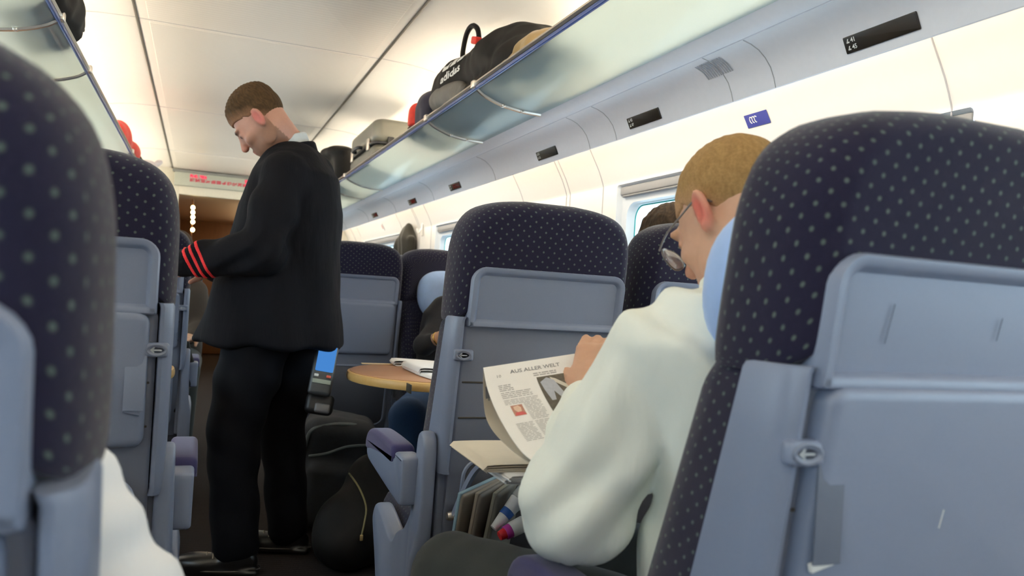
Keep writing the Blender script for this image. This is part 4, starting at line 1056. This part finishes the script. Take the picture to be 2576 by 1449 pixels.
def cloth(name, c, st=.35):
    n = N(name); tc = n.n('ShaderNodeTexCoord'); mp = n.n('ShaderNodeMapping'); mp.inputs['Scale'].default_value = (22, 22, 6); mp.inputs['Rotation'].default_value = (.25, .2, 0)
    n.l(tc.outputs['Object'], mp.inputs[0]); f = n.noise(1.0, 3, vec=mp.outputs[0])
    return n.done(n.bsdf(c, .85, bump=f, bstr=st, bdist=.012, spec=.15))
SHIRT = cloth('pale_shirt', (.83, .86, .79), .5)
def man_shirt(P):
    d = stack(P, [(.50, .765, .93, .155, .175), (.62, .765, .925, .15, .165), (.78, .765, .915, .14, .160), (.92, .755, .92, .125, .168), (1.00, .735, .925, .10, .165), (1.055, .735, .93, .072, .10)], (0, 1), (1, 0), .03)
    d = smin(d, chain(P, [(.68, .94, 1.015), SHO], [.072, .078]), .05)
    d = smin(d, chain(P, [(.79, .94, 1.015), (.90, .97, .985), (.975, 1.08, .76), (.88, 1.20, .855)], [.072, .078, .075, .055]), .03)
    ax = np.array(ELB) - np.array(SHO); t = np.clip((P - np.array(SHO)) @ ax / ax.dot(ax), 0, 1)
    arm = chain(P, [SHO, (.565, 1.008, .85), (.527, 1.030, .757), (.545, 1.075, .765), (.588, 1.155, .830), (.624, 1.212, .874)], [.074, .077, .080, .070, .053, .039], .02)
    th = np.arctan2(P[:, 1] - (SHO[1] + t * ax[1]), P[:, 0] - (SHO[0] + t * ax[0]))
    arm = arm + .0048 * np.sin(6 * th + 5 * t + 1.5 * np.sin(P[:, 2] * 14)) * (.35 + .65 * np.sin(PI * np.clip(t, 0, 1))) + .0055 * np.sin(P[:, 2] * 55 - P[:, 0] * 48 + 2 * np.sin(P[:, 1] * 26)) * np.exp(-((P[:, 2] - .77) / .07) ** 2) + .0016 * wob(P, 75)
    tr = d + .0055 * np.sin(P[:, 2] * 30 + P[:, 0] * 75 + 1.8 * np.sin(P[:, 1] * 22)) + .002 * wob(P, 70)
    return smin(tr, arm, .007)
sdf_obj('shirt', man_shirt, (.36, .74, .47), (1.08, 1.30, 1.12), .006, SHIRT, man)
def collar(P):
    q = P - NB - np.array((0, .002, .012)); rr = np.sqrt((q[:, 0] / .074) ** 2 + (q[:, 1] / .076) ** 2); return smax(np.abs(rr - 1) * .072 - .004, np.abs(q[:, 2] + .25 * q[:, 1]) - .020, .006)
sdf_obj('collar', collar, (.62, .82, 1.0), (.86, 1.06, 1.15), .004, SHIRT, man)
TRS = plain('dark_green_trousers', (.020, .025, .024), .85, ns=300, nv=.2, bs=.1, sheen=.1)
def man_tr(P):
    d = smin(chain(P, [(.66, .95, .535), (.56, 1.20, .535), (.478, 1.42, .520), (.478, 1.445, .30), (.478, 1.45, .11)], [.105, .094, .080, .068, .062]), chain(P, [(.83, .95, .535), (.855, 1.20, .535), (.86, 1.42, .520), (.86, 1.445, .30), (.86, 1.45, .11)], [.105, .094, .080, .068, .062]), .04)
    return smin(d, rb(P, (.75, .93, .55), (.17, .13, .09), .07), .04) + .003 * wob(P, 45)
sdf_obj('trousers', man_tr, (.36, .78, .05), (.98, 1.56, .68), .009, TRS, man)
def shoe(P, c0, yaw, L=.29):
    Rz = rot(0, 0, yaw); q = (P - np.array(c0)) @ Rz   # +y = toe
    d = smin(ell(q, (0, .06, .035), (.048, .10, .040)), ell(q, (0, -.07, .045), (.037, .07, .048)), .04)
    d = smin(d, chain(q, [(0, -.06, .06), (0, -.065, .12)], [.038, .042]), .03)
    d = smin(d, rb(q, (0, .0, .012), (.044, .145, .014), .012), .012)
    return smax(d, .001 - q[:, 2], .004)
for x in (.478, .86): sdf_obj('shoe', lambda P: shoe(P, (x, 1.50, 0), 0), (x - .08, 1.30, -.005), (x + .08, 1.70, .19), .007, M['black'], man)
# glasses
GL = plain('glasses_rim', (.16, .14, .13), .35, .6)
gl = MB()
def hl(p): return c + R @ np.array(p) * .9025
for s in (-1, 1):
    gl.tube([hl(p) for p in spline([(s * .074, -.030, -.004), (s * .082, -.012, .014), (s * .080, .03, .012), (s * .074, .075, .010), (s * .060, .112, .006)], 14)], .0016, 6)
    gl.tube([hl((s * .034 + .026 * math.cos(a), .116 - .008 * abs(math.cos(a)) * (1 if s * math.cos(a) > 0 else 0), -.006 + .020 * math.sin(a))) for a in np.linspace(0, 2 * PI, 25)], .0016, 6, caps=False)
gl.tube([hl(p) for p in ((-.009, .118, .002), (0, .122, .005), (.009, .118, .002))], .0015, 6)
g = gl.build('glasses', GL, man, world=True)
m = MB()
for s in (-1, 1):
    m.puff([(s * .034 + .025 * math.cos(a), -.006 + .019 * math.sin(a)) for a in np.linspace(0, 2 * PI, 25)[:-1]], [(.001, 0), (0, .0015), (.001, .002)], lambda a, b, d: hl((a, .114 - .3 * max(0, abs(a) - .034) + d, b)))
ln = N('lens_glass'); tp = ln.n('ShaderNodeBsdfTransparent'); gs = ln.n('ShaderNodeBsdfGlossy'); gs.inputs[1].default_value = .05; mm = ln.n('ShaderNodeMixShader'); mm.inputs[0].default_value = .25; ln.l(tp.outputs[0], mm.inputs[1]); ln.l(gs.outputs[0], mm.inputs[2])
m.build('lenses', ln.done(mm.outputs[0]), g, world=True)
# wrist watch
wd = np.array(WRI) - np.array((.588, 1.155, .830)); wd /= np.linalg.norm(wd); wq = Vector((0, 0, 1)).rotation_difference(Vector(wd)); WRm = np.array(wq.to_matrix())
GOLD = plain('gold_metal', (.75, .50, .16), .25, 1.0)
m = MB(); m.lathe([(.028, -.008), (.0335, -.007), (.034, 0), (.0335, .007), (.028, .008)], 26, M=WRm, c=np.array(WRI) - wd * .012); m.build('wristwatch', GOLD, man, world=True)

# ---- the standing train attendant
f = np.array((-.935, .355, 0)); l = np.array((-.355, -.935, 0)); CC = np.array((.30, 3.10, 0))
c2 = np.array((.176, 3.088, 1.640)); R2 = hframe(71, 50, 0); NB2 = np.array((.290, 3.125, 1.572))
con = person('standing man in dark uniform jacket with three red cuff stripes, head bent down', (.28, 3.1, 0))
S1, E1, W1 = (.262, 2.945, 1.440), (.195, 2.885, 1.155), (-.035, 2.935, 1.105)
S2, E2, W2 = (.395, 3.265, 1.495), (.415, 3.335, 1.18), (.06, 3.20, 1.09)
AL, AR = (.185, 3.035, .09), (.385, 3.235, .09)
def con_body(P):
    q = (P - c2) @ R2; d = head_local(q)
    d = smin(d, chain(P, [c2 + R2 @ np.array((0, -.030, -.045)), NB2, (.30, 3.11, 1.42)], [.058, .062, .07]), .03)
    d = smin(d, chain(P, [(.30, 3.11, 1.42), (.28, 3.10, 1.15), (.27, 3.10, .92)], [.09, .10, .10]), .04)
    d = smin(d, chain(P, [(.29, 3.08, 1.45), S1, E1, W1], [.05, .042, .034, .027]), .02)
    d = smin(d, chain(P, [(.31, 3.14, 1.45), S2, E2, W2], [.05, .042, .034, .027]), .02)
    d = smin(d, hand(P, np.array(W1), (-.93, .20, -.20), (-.1, -.75, .65), (.35, .6, .5), 1), .010)
    d = smin(d, hand(P, np.array(W2), (-.93, -.15, .05), (.0, .4, .9), (.3, .5, .5), 1), .010)
    d = smin(d, chain(P, [(.235, 3.03, .90), (.150, 3.045, .50), AL], [.07, .05, .035]), .02)
    return smin(d, chain(P, [(.335, 3.19, .90), (.335, 3.225, .50), AR], [.07, .05, .035]), .02)
sdf_obj('body', con_body, (-.26, 2.80, .03), (.56, 3.44, 1.82), .0055, SKIN, con, headcols(c2, R2, (.52, .28, .205), (.56, .17, .14), (.07, .04, .025), (.20, .105, .062)))
sdf_obj('hair', lambda P: hair_local((P - c2) @ R2, .004, .019, -.090, .060, .0022, 330), (.0, 2.94, 1.50), (.36, 3.24, 1.82), .003, HAIRM, con, haircol(c2, R2, (.050, .028, .012), (.085, .048, .020), (.36, .19, .11)))
JK = cloth('uniform_jacket', (.0062, .0062, .0085), .45)
def con_jacket(P):
    d = stack(P, [(.815, .262, 3.10, .272, .225), (.90, .268, 3.10, .255, .225), (1.02, .280, 3.10, .228, .215), (1.15, .296, 3.10, .205, .205), (1.33, .312, 3.105, .185, .205), (1.46, .322, 3.11, .150, .200), (1.535, .312, 3.112, .105, .150), (1.58, .300, 3.118, .075, .085)], f[:2], l[:2], .025)
    d = d + .006 * np.sin(P[:, 0] * 34 + 2.0 * np.sin(P[:, 1] * 9) + P[:, 2] * 7) * np.clip((1.35 - P[:, 2]) / .3, 0, 1) + .003 * wob(P, 38)
    d = smin(d, chain(P, [(.31, 3.06, 1.475), S1], [.062, .074]), .04); d = smin(d, chain(P, [(.32, 3.16, 1.495), S2], [.075, .082]), .05)
    a1 = chain(P, [S1, (.225, 2.905, 1.30), E1, (.10, 2.905, 1.135), W1], [.076, .078, .078, .067, .056], .025)
    a2 = chain(P, [S2, E2, (.25, 3.27, 1.13), W2], [.082, .074, .062, .052], .025)
    a1 = a1 + .0065 * np.sin(P[:, 2] * 48 - P[:, 0] * 60 + 2 * np.sin(P[:, 1] * 30)) * np.exp(-((P[:, 2] - 1.16) / .11) ** 2) + .0035 * np.sin(P[:, 2] * 26 + P[:, 0] * 50) + .002 * wob(P, 70)
    return smin(smin(d, a1, .014), a2, .02)
jk = sdf_obj('jacket', con_jacket, (-.14, 2.76, .78), (.62, 3.46, 1.65), .0065, JK, con)
STR = plain('cuff_stripe_red', (.72, .018, .022), .7, ns=200, nv=.1)
ad = np.array(W1) - np.array(E1); ad /= np.linalg.norm(ad); aq = np.array(Vector((0, 0, 1)).rotation_difference(Vector(ad)).to_matrix())
for k in range(3):
    o0 = np.array(W1) - ad * (.006 + .024 * k)
    def st(P):
        u = (P - o0) @ ad; rad = P - o0 - np.outer(u, ad); lowf = rad @ np.array((0, 0, 1.))
        return smax(smax(con_jacket(P) - .0022, np.abs(u - .28 * lowf) - .0055, .001), np.linalg.norm(rad, axis=1) - .074, .001)
    sdf_obj('cuff_stripe', st, (-.16, 2.80, .98), (.16, 3.05, 1.24), .0035, STR, jk)
WS = plain('white_shirt_collar', (.62, .66, .66), .7)
def con_col(P):
    q = (P - NB2 - np.array((-.008, 0, .004))) @ rot(0, -.42, 0); rr = np.sqrt((q[:, 0] / .076) ** 2 + (q[:, 1] / .074) ** 2)
    return smax(np.abs(rr - 1) * .073 - .005, np.abs(q[:, 2]) - .026, .008)
sdf_obj('shirt_collar', con_col, (.16, 3.0, 1.48), (.42, 3.26, 1.67), .004, WS, con)
def con_jc(P):
    q = (P - NB2 - np.array((.008, 0, -.026))) @ rot(0, -.35, 0); rr = np.sqrt((q[:, 0] / .088) ** 2 + (q[:, 1] / .088) ** 2)
    return smax(np.abs(rr - 1) * .085 - .009, np.abs(q[:, 2]) - .024, .012)
sdf_obj('jacket_collar', con_jc, (.14, 2.98, 1.44), (.46, 3.28, 1.66), .0045, JK, con)
TR2 = plain('black_trousers', (.0035, .0035, .0055), .8, ns=400, nv=.3, bs=.05, spec=.15)
def con_tr(P):
    a = chain(P, [(.225, 3.035, .88), (.185, 3.035, .70), (.152, 3.04, .50), (.168, 3.04, .28), AL], [.118, .112, .094, .085, .082])
    b = chain(P, [(.345, 3.185, .88), (.345, 3.21, .70), (.335, 3.225, .50), (.365, 3.235, .28), AR], [.118, .108, .090, .080, .078])
    return smin(a, b, .02) + .004 * wob(P, 30) + .003 * np.sin(P[:, 2] * 40 + P[:, 0] * 30)
sdf_obj('trousers', con_tr, (-.02, 2.84, .03), (.54, 3.40, 1.0), .009, TR2, con)
SH = plain('black_shoe_leather', (.008, .007, .007), .3, ns=50, nv=.2)
LACE = plain('shoe_lace', (.20, .17, .13), .7)
for (x, y, yw) in ((.125, 3.02, 1.32), (.335, 3.24, 1.25)):
    o = sdf_obj('shoe', lambda P: shoe(P, (x, y, 0), yw), (x - .22, y - .14, -.005), (x + .22, y + .14, .19), .006, SH, con)
    Rz = rot(0, 0, yw); m = MB()
    for k in range(4):
        m.tube([np.array((x, y, 0)) + Rz @ np.array(p) for p in spline([(-.030, .01 + .022 * k, .062 - .004 * k), (0, .016 + .022 * k, .082 - .006 * k), (.030, .022 + .022 * k, .060 - .004 * k)], 6)], .003, 5)
    m.build('laces', LACE, o, world=True)
    m = MB(); m.tube([np.array((x, y, 0)) + Rz @ np.array(p) for p in [(.047 * math.cos(a), .148 * math.sin(a), .022) for a in np.linspace(0, 2 * PI, 31)]], .0028, 5, caps=False); m.build('welt', plain('shoe_welt', (.07, .06, .05), .5), o, world=True)

# hand-held device in a holster at his hip
t = thing('ticket_device', 'handheld ticket device with a glowing blue screen hanging at the standing man\'s hip', 'handheld device', (.44, 2.94, .72))
RD = rot(-.30, .14, -.10); dc = np.array((.440, 2.93, .745))
m = MB(); m.rbox(dc, (.082, .030, .185), .012, M=RD); m.build('case', plain('device_case', (.05, .055, .06), .4), t, world=True)
m = MB(); m.rbox(tuple(dc + RD @ np.array((.002, -.0165, .040))), (.064, .004, .095), .004, M=RD); m.build('screen', M['pda'], t, world=True)
m = MB(); m.rbox(tuple(dc + RD @ np.array((-.022, -.0165, -.024))), (.016, .005, .010), .002, M=RD); m.build('button', M['mark'], t, world=True)
m = MB(); m.rbox(tuple(dc + RD @ np.array((.022, -.0165, -.024))), (.016, .005, .010), .002, M=RD); m.build('button', plain('button_red', (.65, .12, .08), .5), t, world=True)
m = MB(); m.rbox(tuple(dc + RD @ np.array((0, -.0165, -.045))), (.066, .005, .016), .002, M=RD); m.build('keypad', plain('keypad_pale', (.28, .32, .27), .5), t, world=True)
hdc = dc + np.array((-.004, .012, -.125)); m = MB(); m.rbox(hdc, (.10, .05, .075), .018, M=RD); m.build('holster', M['black'], t, world=True)
m = MB(); m.rbox(tuple(hdc + np.array((.006, -.030, -.010))), (.055, .016, .035), .008, M=RD); m.build('holster_buckle', plain('buckle_grey', (.14, .14, .15), .35), t, world=True)

# ---- woman at the table, partly hidden
wo = person('seated person at the wooden table in dark sleeve and jeans with a gold bracelet', (1.17, 3.75, .45))
c3 = np.array((1.22, 3.62, 1.17)); R3 = hframe(170, 30)
def wb(P):
    q = (P - c3) @ R3; d = head_local(q * 1.04) / 1.04
    d = smin(d, chain(P, [c3 + np.array((0, .03, -.05)), (1.20, 3.70, 1.0), (1.19, 3.76, .75), (1.18, 3.80, .55)], [.052, .08, .09, .10]), .03)
    d = smin(d, chain(P, [(1.15, 3.71, .94), (.995, 3.60, .800), (1.10, 3.43, .895)], [.04, .034, .026]), .02)
    d = smin(d, chain(P, [(1.36, 3.70, .98), (1.40, 3.60, .80), (1.28, 3.42, .80)], [.04, .034, .026]), .02)
    d = smin(d, hand(P, np.array((1.10, 3.43, .895)), (.75, -.55, .15), (-.2, -.3, .9), (.3, .5, .5), 1, .92), .01)
    d = smin(d, hand(P, np.array((1.28, 3.42, .80)), (-.6, -.7, .1), (.1, -.2, .95), (.2, .3, .3), -1, .92), .01)
    for kx, hx in ((.86, 1.10), (1.13, 1.26)): d = smin(d, chain(P, [(hx, 3.74, .53), (kx, 3.30, .52), (kx, 3.34, .10)], [.06, .045, .03]), .02)
    return d
sdf_obj('body', wb, (.76, 3.16, .05), (1.50, 3.95, 1.33), .007, SKIN, wo, headcols(c3, R3, (.55, .31, .20), (.55, .25, .18), (.1, .06, .03)))
def wsh(P):
    d = stack(P, [(.52, 1.18, 3.80, .13, .17), (.75, 1.19, 3.78, .125, .175), (.95, 1.20, 3.735, .115, .18), (1.04, 1.205, 3.72, .08, .12)], (0, 1), (1, 0), .03)
    d = smin(d, chain(P, [(1.15, 3.71, .95), (1.08, 3.66, .88), (.995, 3.60, .802), (1.018, 3.560, .818)], [.062, .058, .050, .042]), .03)
    return smin(d, chain(P, [(1.32, 3.71, .99), (1.38, 3.66, .90), (1.40, 3.60, .81), (1.33, 3.49, .80)], [.07, .062, .055, .045]), .03) + .003 * wob(P, 45)
sdf_obj('jumper', wsh, (.88, 3.38, .48), (1.5, 3.98, 1.10), .009, plain('black_jumper', (.012, .012, .016), .85, ns=100, nv=.3, sheen=.05), wo)
sdf_obj('hair', lambda P: hair_local((P - c3) @ R3, .012, .02, -.12, .06, .002), (1.05, 3.45, 1.0), (1.40, 3.80, 1.36), .006, HAIRM, wo, haircol(c3, R3, (.05, .03, .015), (.10, .06, .03)))
JN = plain('blue_jeans', (.030, .075, .18), .85, ns=250, nv=.25, bs=.1)
def wj(P):
    d = smin(chain(P, [(1.10, 3.76, .54), (.97, 3.50, .53), (.86, 3.30, .52), (.865, 3.33, .30), (.87, 3.34, .10)], [.10, .088, .078, .066, .062]), chain(P, [(1.26, 3.76, .54), (1.18, 3.50, .53), (1.13, 3.30, .52), (1.13, 3.33, .30), (1.13, 3.34, .10)], [.10, .088, .078, .066, .062]), .03)
    return d + .003 * wob(P, 40)
sdf_obj('jeans', wj, (.74, 3.16, .04), (1.40, 3.90, .66), .010, JN, wo)
for x in (.87, 1.13): sdf_obj('shoe', lambda P: shoe(P, (x, 3.29, 0), PI), (x - .08, 3.06, -.005), (x + .08, 3.52, .19), .009, M['black'], wo)
wd = np.array((.75, -.55, .15)); wd /= np.linalg.norm(wd); wm = np.array(Vector((0, 0, 1)).rotation_difference(Vector(np.array((1.10, 3.43, .895)) - np.array((1.018, 3.560, .818)))).to_matrix())
m = MB(); m.lathe([(.030, -.004), (.034, -.003), (.035, 0), (.034, .003), (.030, .004)], 24, M=wm, c=(1.040, 3.525, .839)); m.build('bracelet', GOLD, wo, world=True)

# ---- passenger on the near left, only the white sleeve shows
lp = person('person in a white long-sleeved shirt, only one arm showing beside the nearest left seat', (-.28, .80, .45))
c4 = np.array((-.285, .90, 1.12)); R4 = hframe(0, 12)
LS, LE, LW = (-.168, .765, .938), (-.050, .800, .722), (-.14, 1.04, .68)
def lb(P):
    q = (P - c4) @ R4; d = head_local(q)
    d = smin(d, chain(P, [c4 + np.array((0, -.02, -.05)), (-.285, .84, .96), (-.285, .80, .75), (-.285, .82, .55)], [.055, .08, .09, .1]), .03)
    d = smin(d, chain(P, [(-.2, .82, .90), LS, LE, LW], [.04, .04, .034, .027]), .02); d = smin(d, chain(P, [(-.37, .82, .90), (-.46, .80, .90), (-.50, .84, .70), (-.40, 1.06, .70)], [.04, .04, .034, .027]), .02)
    d = smin(d, hand(P, np.array(LW), (-.3, .9, 0), (0, 0, 1), (.3, .4, .3), -1), .01); d = smin(d, hand(P, np.array((-.40, 1.06, .70)), (.3, .9, 0), (0, 0, 1), (.3, .4, .3), 1), .01)
    for x in (-.38, -.19): d = smin(d, chain(P, [(x, .86, .54), (x, 1.28, .53), (x, 1.30, .10)], [.06, .045, .032]), .02)
    return d
sdf_obj('body', lb, (-.60, .66, .05), (.06, 1.38, 1.28), .008, SKIN, lp, headcols(c4, R4, (.55, .32, .22), (.55, .22, .17)))
WSH = cloth('white_shirt', (.82, .80, .79), .25)
def lsh(P):
    d = stack(P, [(.50, -.285, .83, .13, .165), (.75, -.285, .83, .12, .165), (.90, -.285, .84, .11, .17), (.985, -.285, .845, .075, .11)], (0, 1), (1, 0), .03)
    d = smin(d, chain(P, [(-.40, .83, .91), (-.46, .80, .89), (-.50, .84, .70), (-.42, 1.02, .70)], [.065, .066, .058, .042]), .03)
    a = chain(P, [(-.20, .82, .915), LS, (-.108, .782, .835), LE, (-.085, .88, .675), (-.128, 1.01, .68)], [.062, .062, .062, .068, .058, .044], .02)
    return smin(d, a + .003 * np.sin(P[:, 2] * 95 - P[:, 0] * 60 + P[:, 1] * 30), .02)
sdf_obj('shirt', lsh, (-.60, .66, .47), (.08, 1.12, 1.06), .0065, WSH, lp)
sdf_obj('hair', lambda P: hair_local((P - c4) @ R4, .008, .014, -.07, .06, .001), (-.42, .76, .98), (-.15, 1.08, 1.28), .006, HAIRM, lp, haircol(c4, R4, (.05, .03, .015), (.1, .06, .03)))
def lt(P): return smin(smin(*[chain(P, [(x, .86, .54), (x, 1.28, .525), (x, 1.31, .10)], [.095, .078, .062]) for x in (-.38, -.19)], .03), rb(P, (-.285, .84, .55), (.16, .11, .08), .06), .03)
sdf_obj('trousers', lt, (-.52, .68, .05), (-.05, 1.42, .68), .010, TRS, lp)
for x in (-.38, -.19): sdf_obj('shoe', lambda P: shoe(P, (x, 1.36, 0), 0), (x - .08, 1.16, -.005), (x + .08, 1.56, .19), .009, M['black'], lp)

# ---- passenger in the window seat ahead, only the hair shows
wp = person('person in the window seat beyond the reading man, only dark hair showing above seat', (1.235, 2.08, .45))
c5 = np.array((1.275, 1.995, 1.205)); R5 = hframe(10, 8)
def wpb(P):
    q = (P - c5) @ R5; d = head_local(q)
    d = smin(d, chain(P, [c5 + np.array((0, -.02, -.05)), (1.245, 2.02, 1.04), (1.24, 2.03, .80), (1.24, 2.06, .56)], [.055, .08, .10, .11]), .03)
    d = smin(d, chain(P, [(1.10, 2.03, 1.0), (1.05, 2.06, .80), (1.12, 2.28, .72)], [.045, .036, .028]), .03); d = smin(d, chain(P, [(1.38, 2.03, 1.0), (1.42, 2.06, .80), (1.36, 2.28, .72)], [.045, .036, .028]), .03)
    d = smin(d, hand(P, np.array((1.12, 2.28, .72)), (.3, .9, 0), (0, 0, 1), (.3, .4, .3), 1), .01); d = smin(d, hand(P, np.array((1.36, 2.28, .72)), (-.3, .9, 0), (0, 0, 1), (.3, .4, .3), -1), .01)
    for x in (1.14, 1.34): d = smin(d, chain(P, [(x, 2.06, .54), (x, 2.50, .52), (x, 2.48, .10)], [.06, .045, .03]), .02)
    return d
sdf_obj('body', wpb, (.98, 1.84, .05), (1.50, 2.62, 1.38), .008, SKIN, wp, headcols(c5, R5, (.55, .31, .21), (.55, .22, .17)))
sdf_obj('hair', lambda P: hair_local((P - c5) @ R5, .016, .026, -.085, .06, .003), (1.12, 1.84, 1.08), (1.42, 2.16, 1.40), .0045, HAIRM, wp, haircol(c5, R5, (.030, .019, .012), (.075, .047, .028)))
sdf_obj('jumper', lambda P: smin(smin(stack(P, [(.52, 1.24, 2.05, .12, .17), (.80, 1.24, 2.04, .115, .175), (1.00, 1.243, 2.03, .10, .165), (1.08, 1.245, 2.02, .065, .085)], (0, 1), (1, 0), .03), chain(P, [(1.10, 2.03, 1.0), (1.05, 2.06, .80), (1.11, 2.25, .725)], [.068, .056, .044]), .03), chain(P, [(1.38, 2.03, 1.0), (1.42, 2.06, .80), (1.365, 2.25, .725)], [.068, .056, .044]), .03), (.96, 1.88, .48), (1.52, 2.34, 1.12), .010, plain('brown_jumper', (.05, .04, .035), .85), wp)
def wpt(P): return smin(*[chain(P, [(x, 2.06, .545), (x, 2.50, .52), (x, 2.48, .10)], [.095, .078, .06]) for x in (1.14, 1.34)], .03)
sdf_obj('trousers', wpt, (1.02, 1.92, .05), (1.46, 2.62, .68), .012, TRS, wp)
for x in (1.14, 1.34): sdf_obj('shoe', lambda P: shoe(P, (x, 2.54, 0), 0), (x - .08, 2.32, -.005), (x + .08, 2.74, .19), .010, M['black'], wp)

# ---- far passenger on the left, just a shoulder in view
fp = person('far seated person in brown jacket, glimpsed below the standing man\'s striped sleeve', (-.10, 5.25, .45))
c6 = np.array((-.13, 5.22, 1.19)); R6 = hframe(180, 10)
def fpb(P):
    q = (P - c6) @ R6; d = head_local(q); d = smin(d, chain(P, [c6 + np.array((0, .02, -.05)), (-.13, 5.25, .98), (-.13, 5.27, .56)], [.055, .08, .10]), .03)
    for sx, x in ((-1, -.32), (1, .03)):
        d = smin(d, chain(P, [(-.13 + sx * .12, 5.25, .97), (x, 5.20, .76), (-.13 + sx * .1, 5.0, .70)], [.045, .036, .028]), .02)
        d = smin(d, hand(P, np.array((-.13 + sx * .1, 5.0, .70)), (-sx * .3, -.9, 0), (0, 0, 1), (.3, .4, .3), -sx), .01)
        d = smin(d, chain(P, [(-.13 + sx * .09, 5.22, .54), (-.13 + sx * .09, 4.80, .53), (-.13 + sx * .09, 4.82, .10)], [.06, .045, .03]), .02)
    return d
sdf_obj('body', fpb, (-.45, 4.70, .05), (.16, 5.42, 1.34), .010, SKIN, fp, headcols(c6, R6, (.50, .30, .20), (.5, .22, .17)))
sdf_obj('jacket', lambda P: smin(stack(P, [(.52, -.13, 5.27, .13, .17), (.80, -.13, 5.26, .125, .18), (.98, -.13, 5.25, .11, .17), (1.06, -.13, 5.25, .065, .085)], (0, 1), (1, 0), .03), smin(*[chain(P, [(-.13 + s * .12, 5.25, .97), (-.145 + s * .175, 5.20, .76), (-.13 + s * .1, 5.02, .705)], [.068, .060, .046]) for s in (-1, 1)], .02), .03) + .004 * wob(P, 30), (-.45, 4.9, .48), (.16, 5.46, 1.10), .011, plain('brown_jacket_cloth', (.045, .032, .022), .85), fp)
sdf_obj('hair', lambda P: hair_local((P - c6) @ R6, .010, .02, -.07, .06, .002), (-.28, 5.05, 1.04), (.02, 5.38, 1.36), .008, HAIRM, fp, haircol(c6, R6, (.04, .025, .015), (.09, .055, .03)))
sdf_obj('trousers', lambda P: smin(*[chain(P, [(-.13 + s * .09, 5.22, .545), (-.13 + s * .09, 4.80, .53), (-.13 + s * .09, 4.82, .10)], [.09, .078, .06]) for s in (-1, 1)], .03), (-.36, 4.66, .05), (.10, 5.36, .68), .012, TRS, fp)
for s in (-1, 1): sdf_obj('shoe', lambda P: shoe(P, (-.13 + s * .09, 4.77, 0), PI), (-.3 + (s + 1) * .09, 4.55, -.005), (.04 + (s - 1) * -.0 + .04, 5.0, .19), .012, M['black'], fp)
far = place(seat('train_seat', 'far left seat facing the camera, holding the person in the brown jacket', -1, True, 0, False), -.20, 5.58, PI)
# ------------------------------------------------------------------ camera, world, render look
F_, VX, VY, SL, CAMH = 2000.0, 500.0, 700.0, .062, 1.05
yv = Vector(((VX - 1288) / F_, -(VY - 724.5) / F_, -1)).normalized()
xv = Vector((1, -SL, 0)); xv = (xv - yv * xv.dot(yv)).normalized(); zv = xv.cross(yv)
cam = bpy.data.cameras.new('camera'); co = bpy.data.objects.new('camera', cam); COL.objects.link(co)
co.matrix_world = Matrix.Translation((0, 0, CAMH)) @ Matrix((xv, yv, zv)).to_4x4()
cam.sensor_width = 36; cam.lens = F_ / 2576 * 36; cam.clip_start = .02
cam.dof.use_dof = True; cam.dof.focus_distance = 2.0; cam.dof.aperture_fstop = 5.0
SC.camera = co
w = bpy.data.worlds.new('world'); SC.world = w; w.use_nodes = True
bg = w.node_tree.nodes['Background']; bg.inputs[0].default_value = (.77, .88, 1.0, 1); bg.inputs[1].default_value = 5.0
vs = SC.view_settings; vs.view_transform = 'Standard'; vs.look = 'None'; vs.gamma = 1; vs.use_curve_mapping = False; vs.exposure = 0.2
SC.cycles.use_denoising = True; SC.cycles.max_bounces = 10; SC.cycles.diffuse_bounces = 6; SC.cycles.transparent_max_bounces = 12
SC.cycles.caustics_reflective = False; SC.cycles.caustics_refractive = False; SC.cycles.sample_clamp_indirect = 8
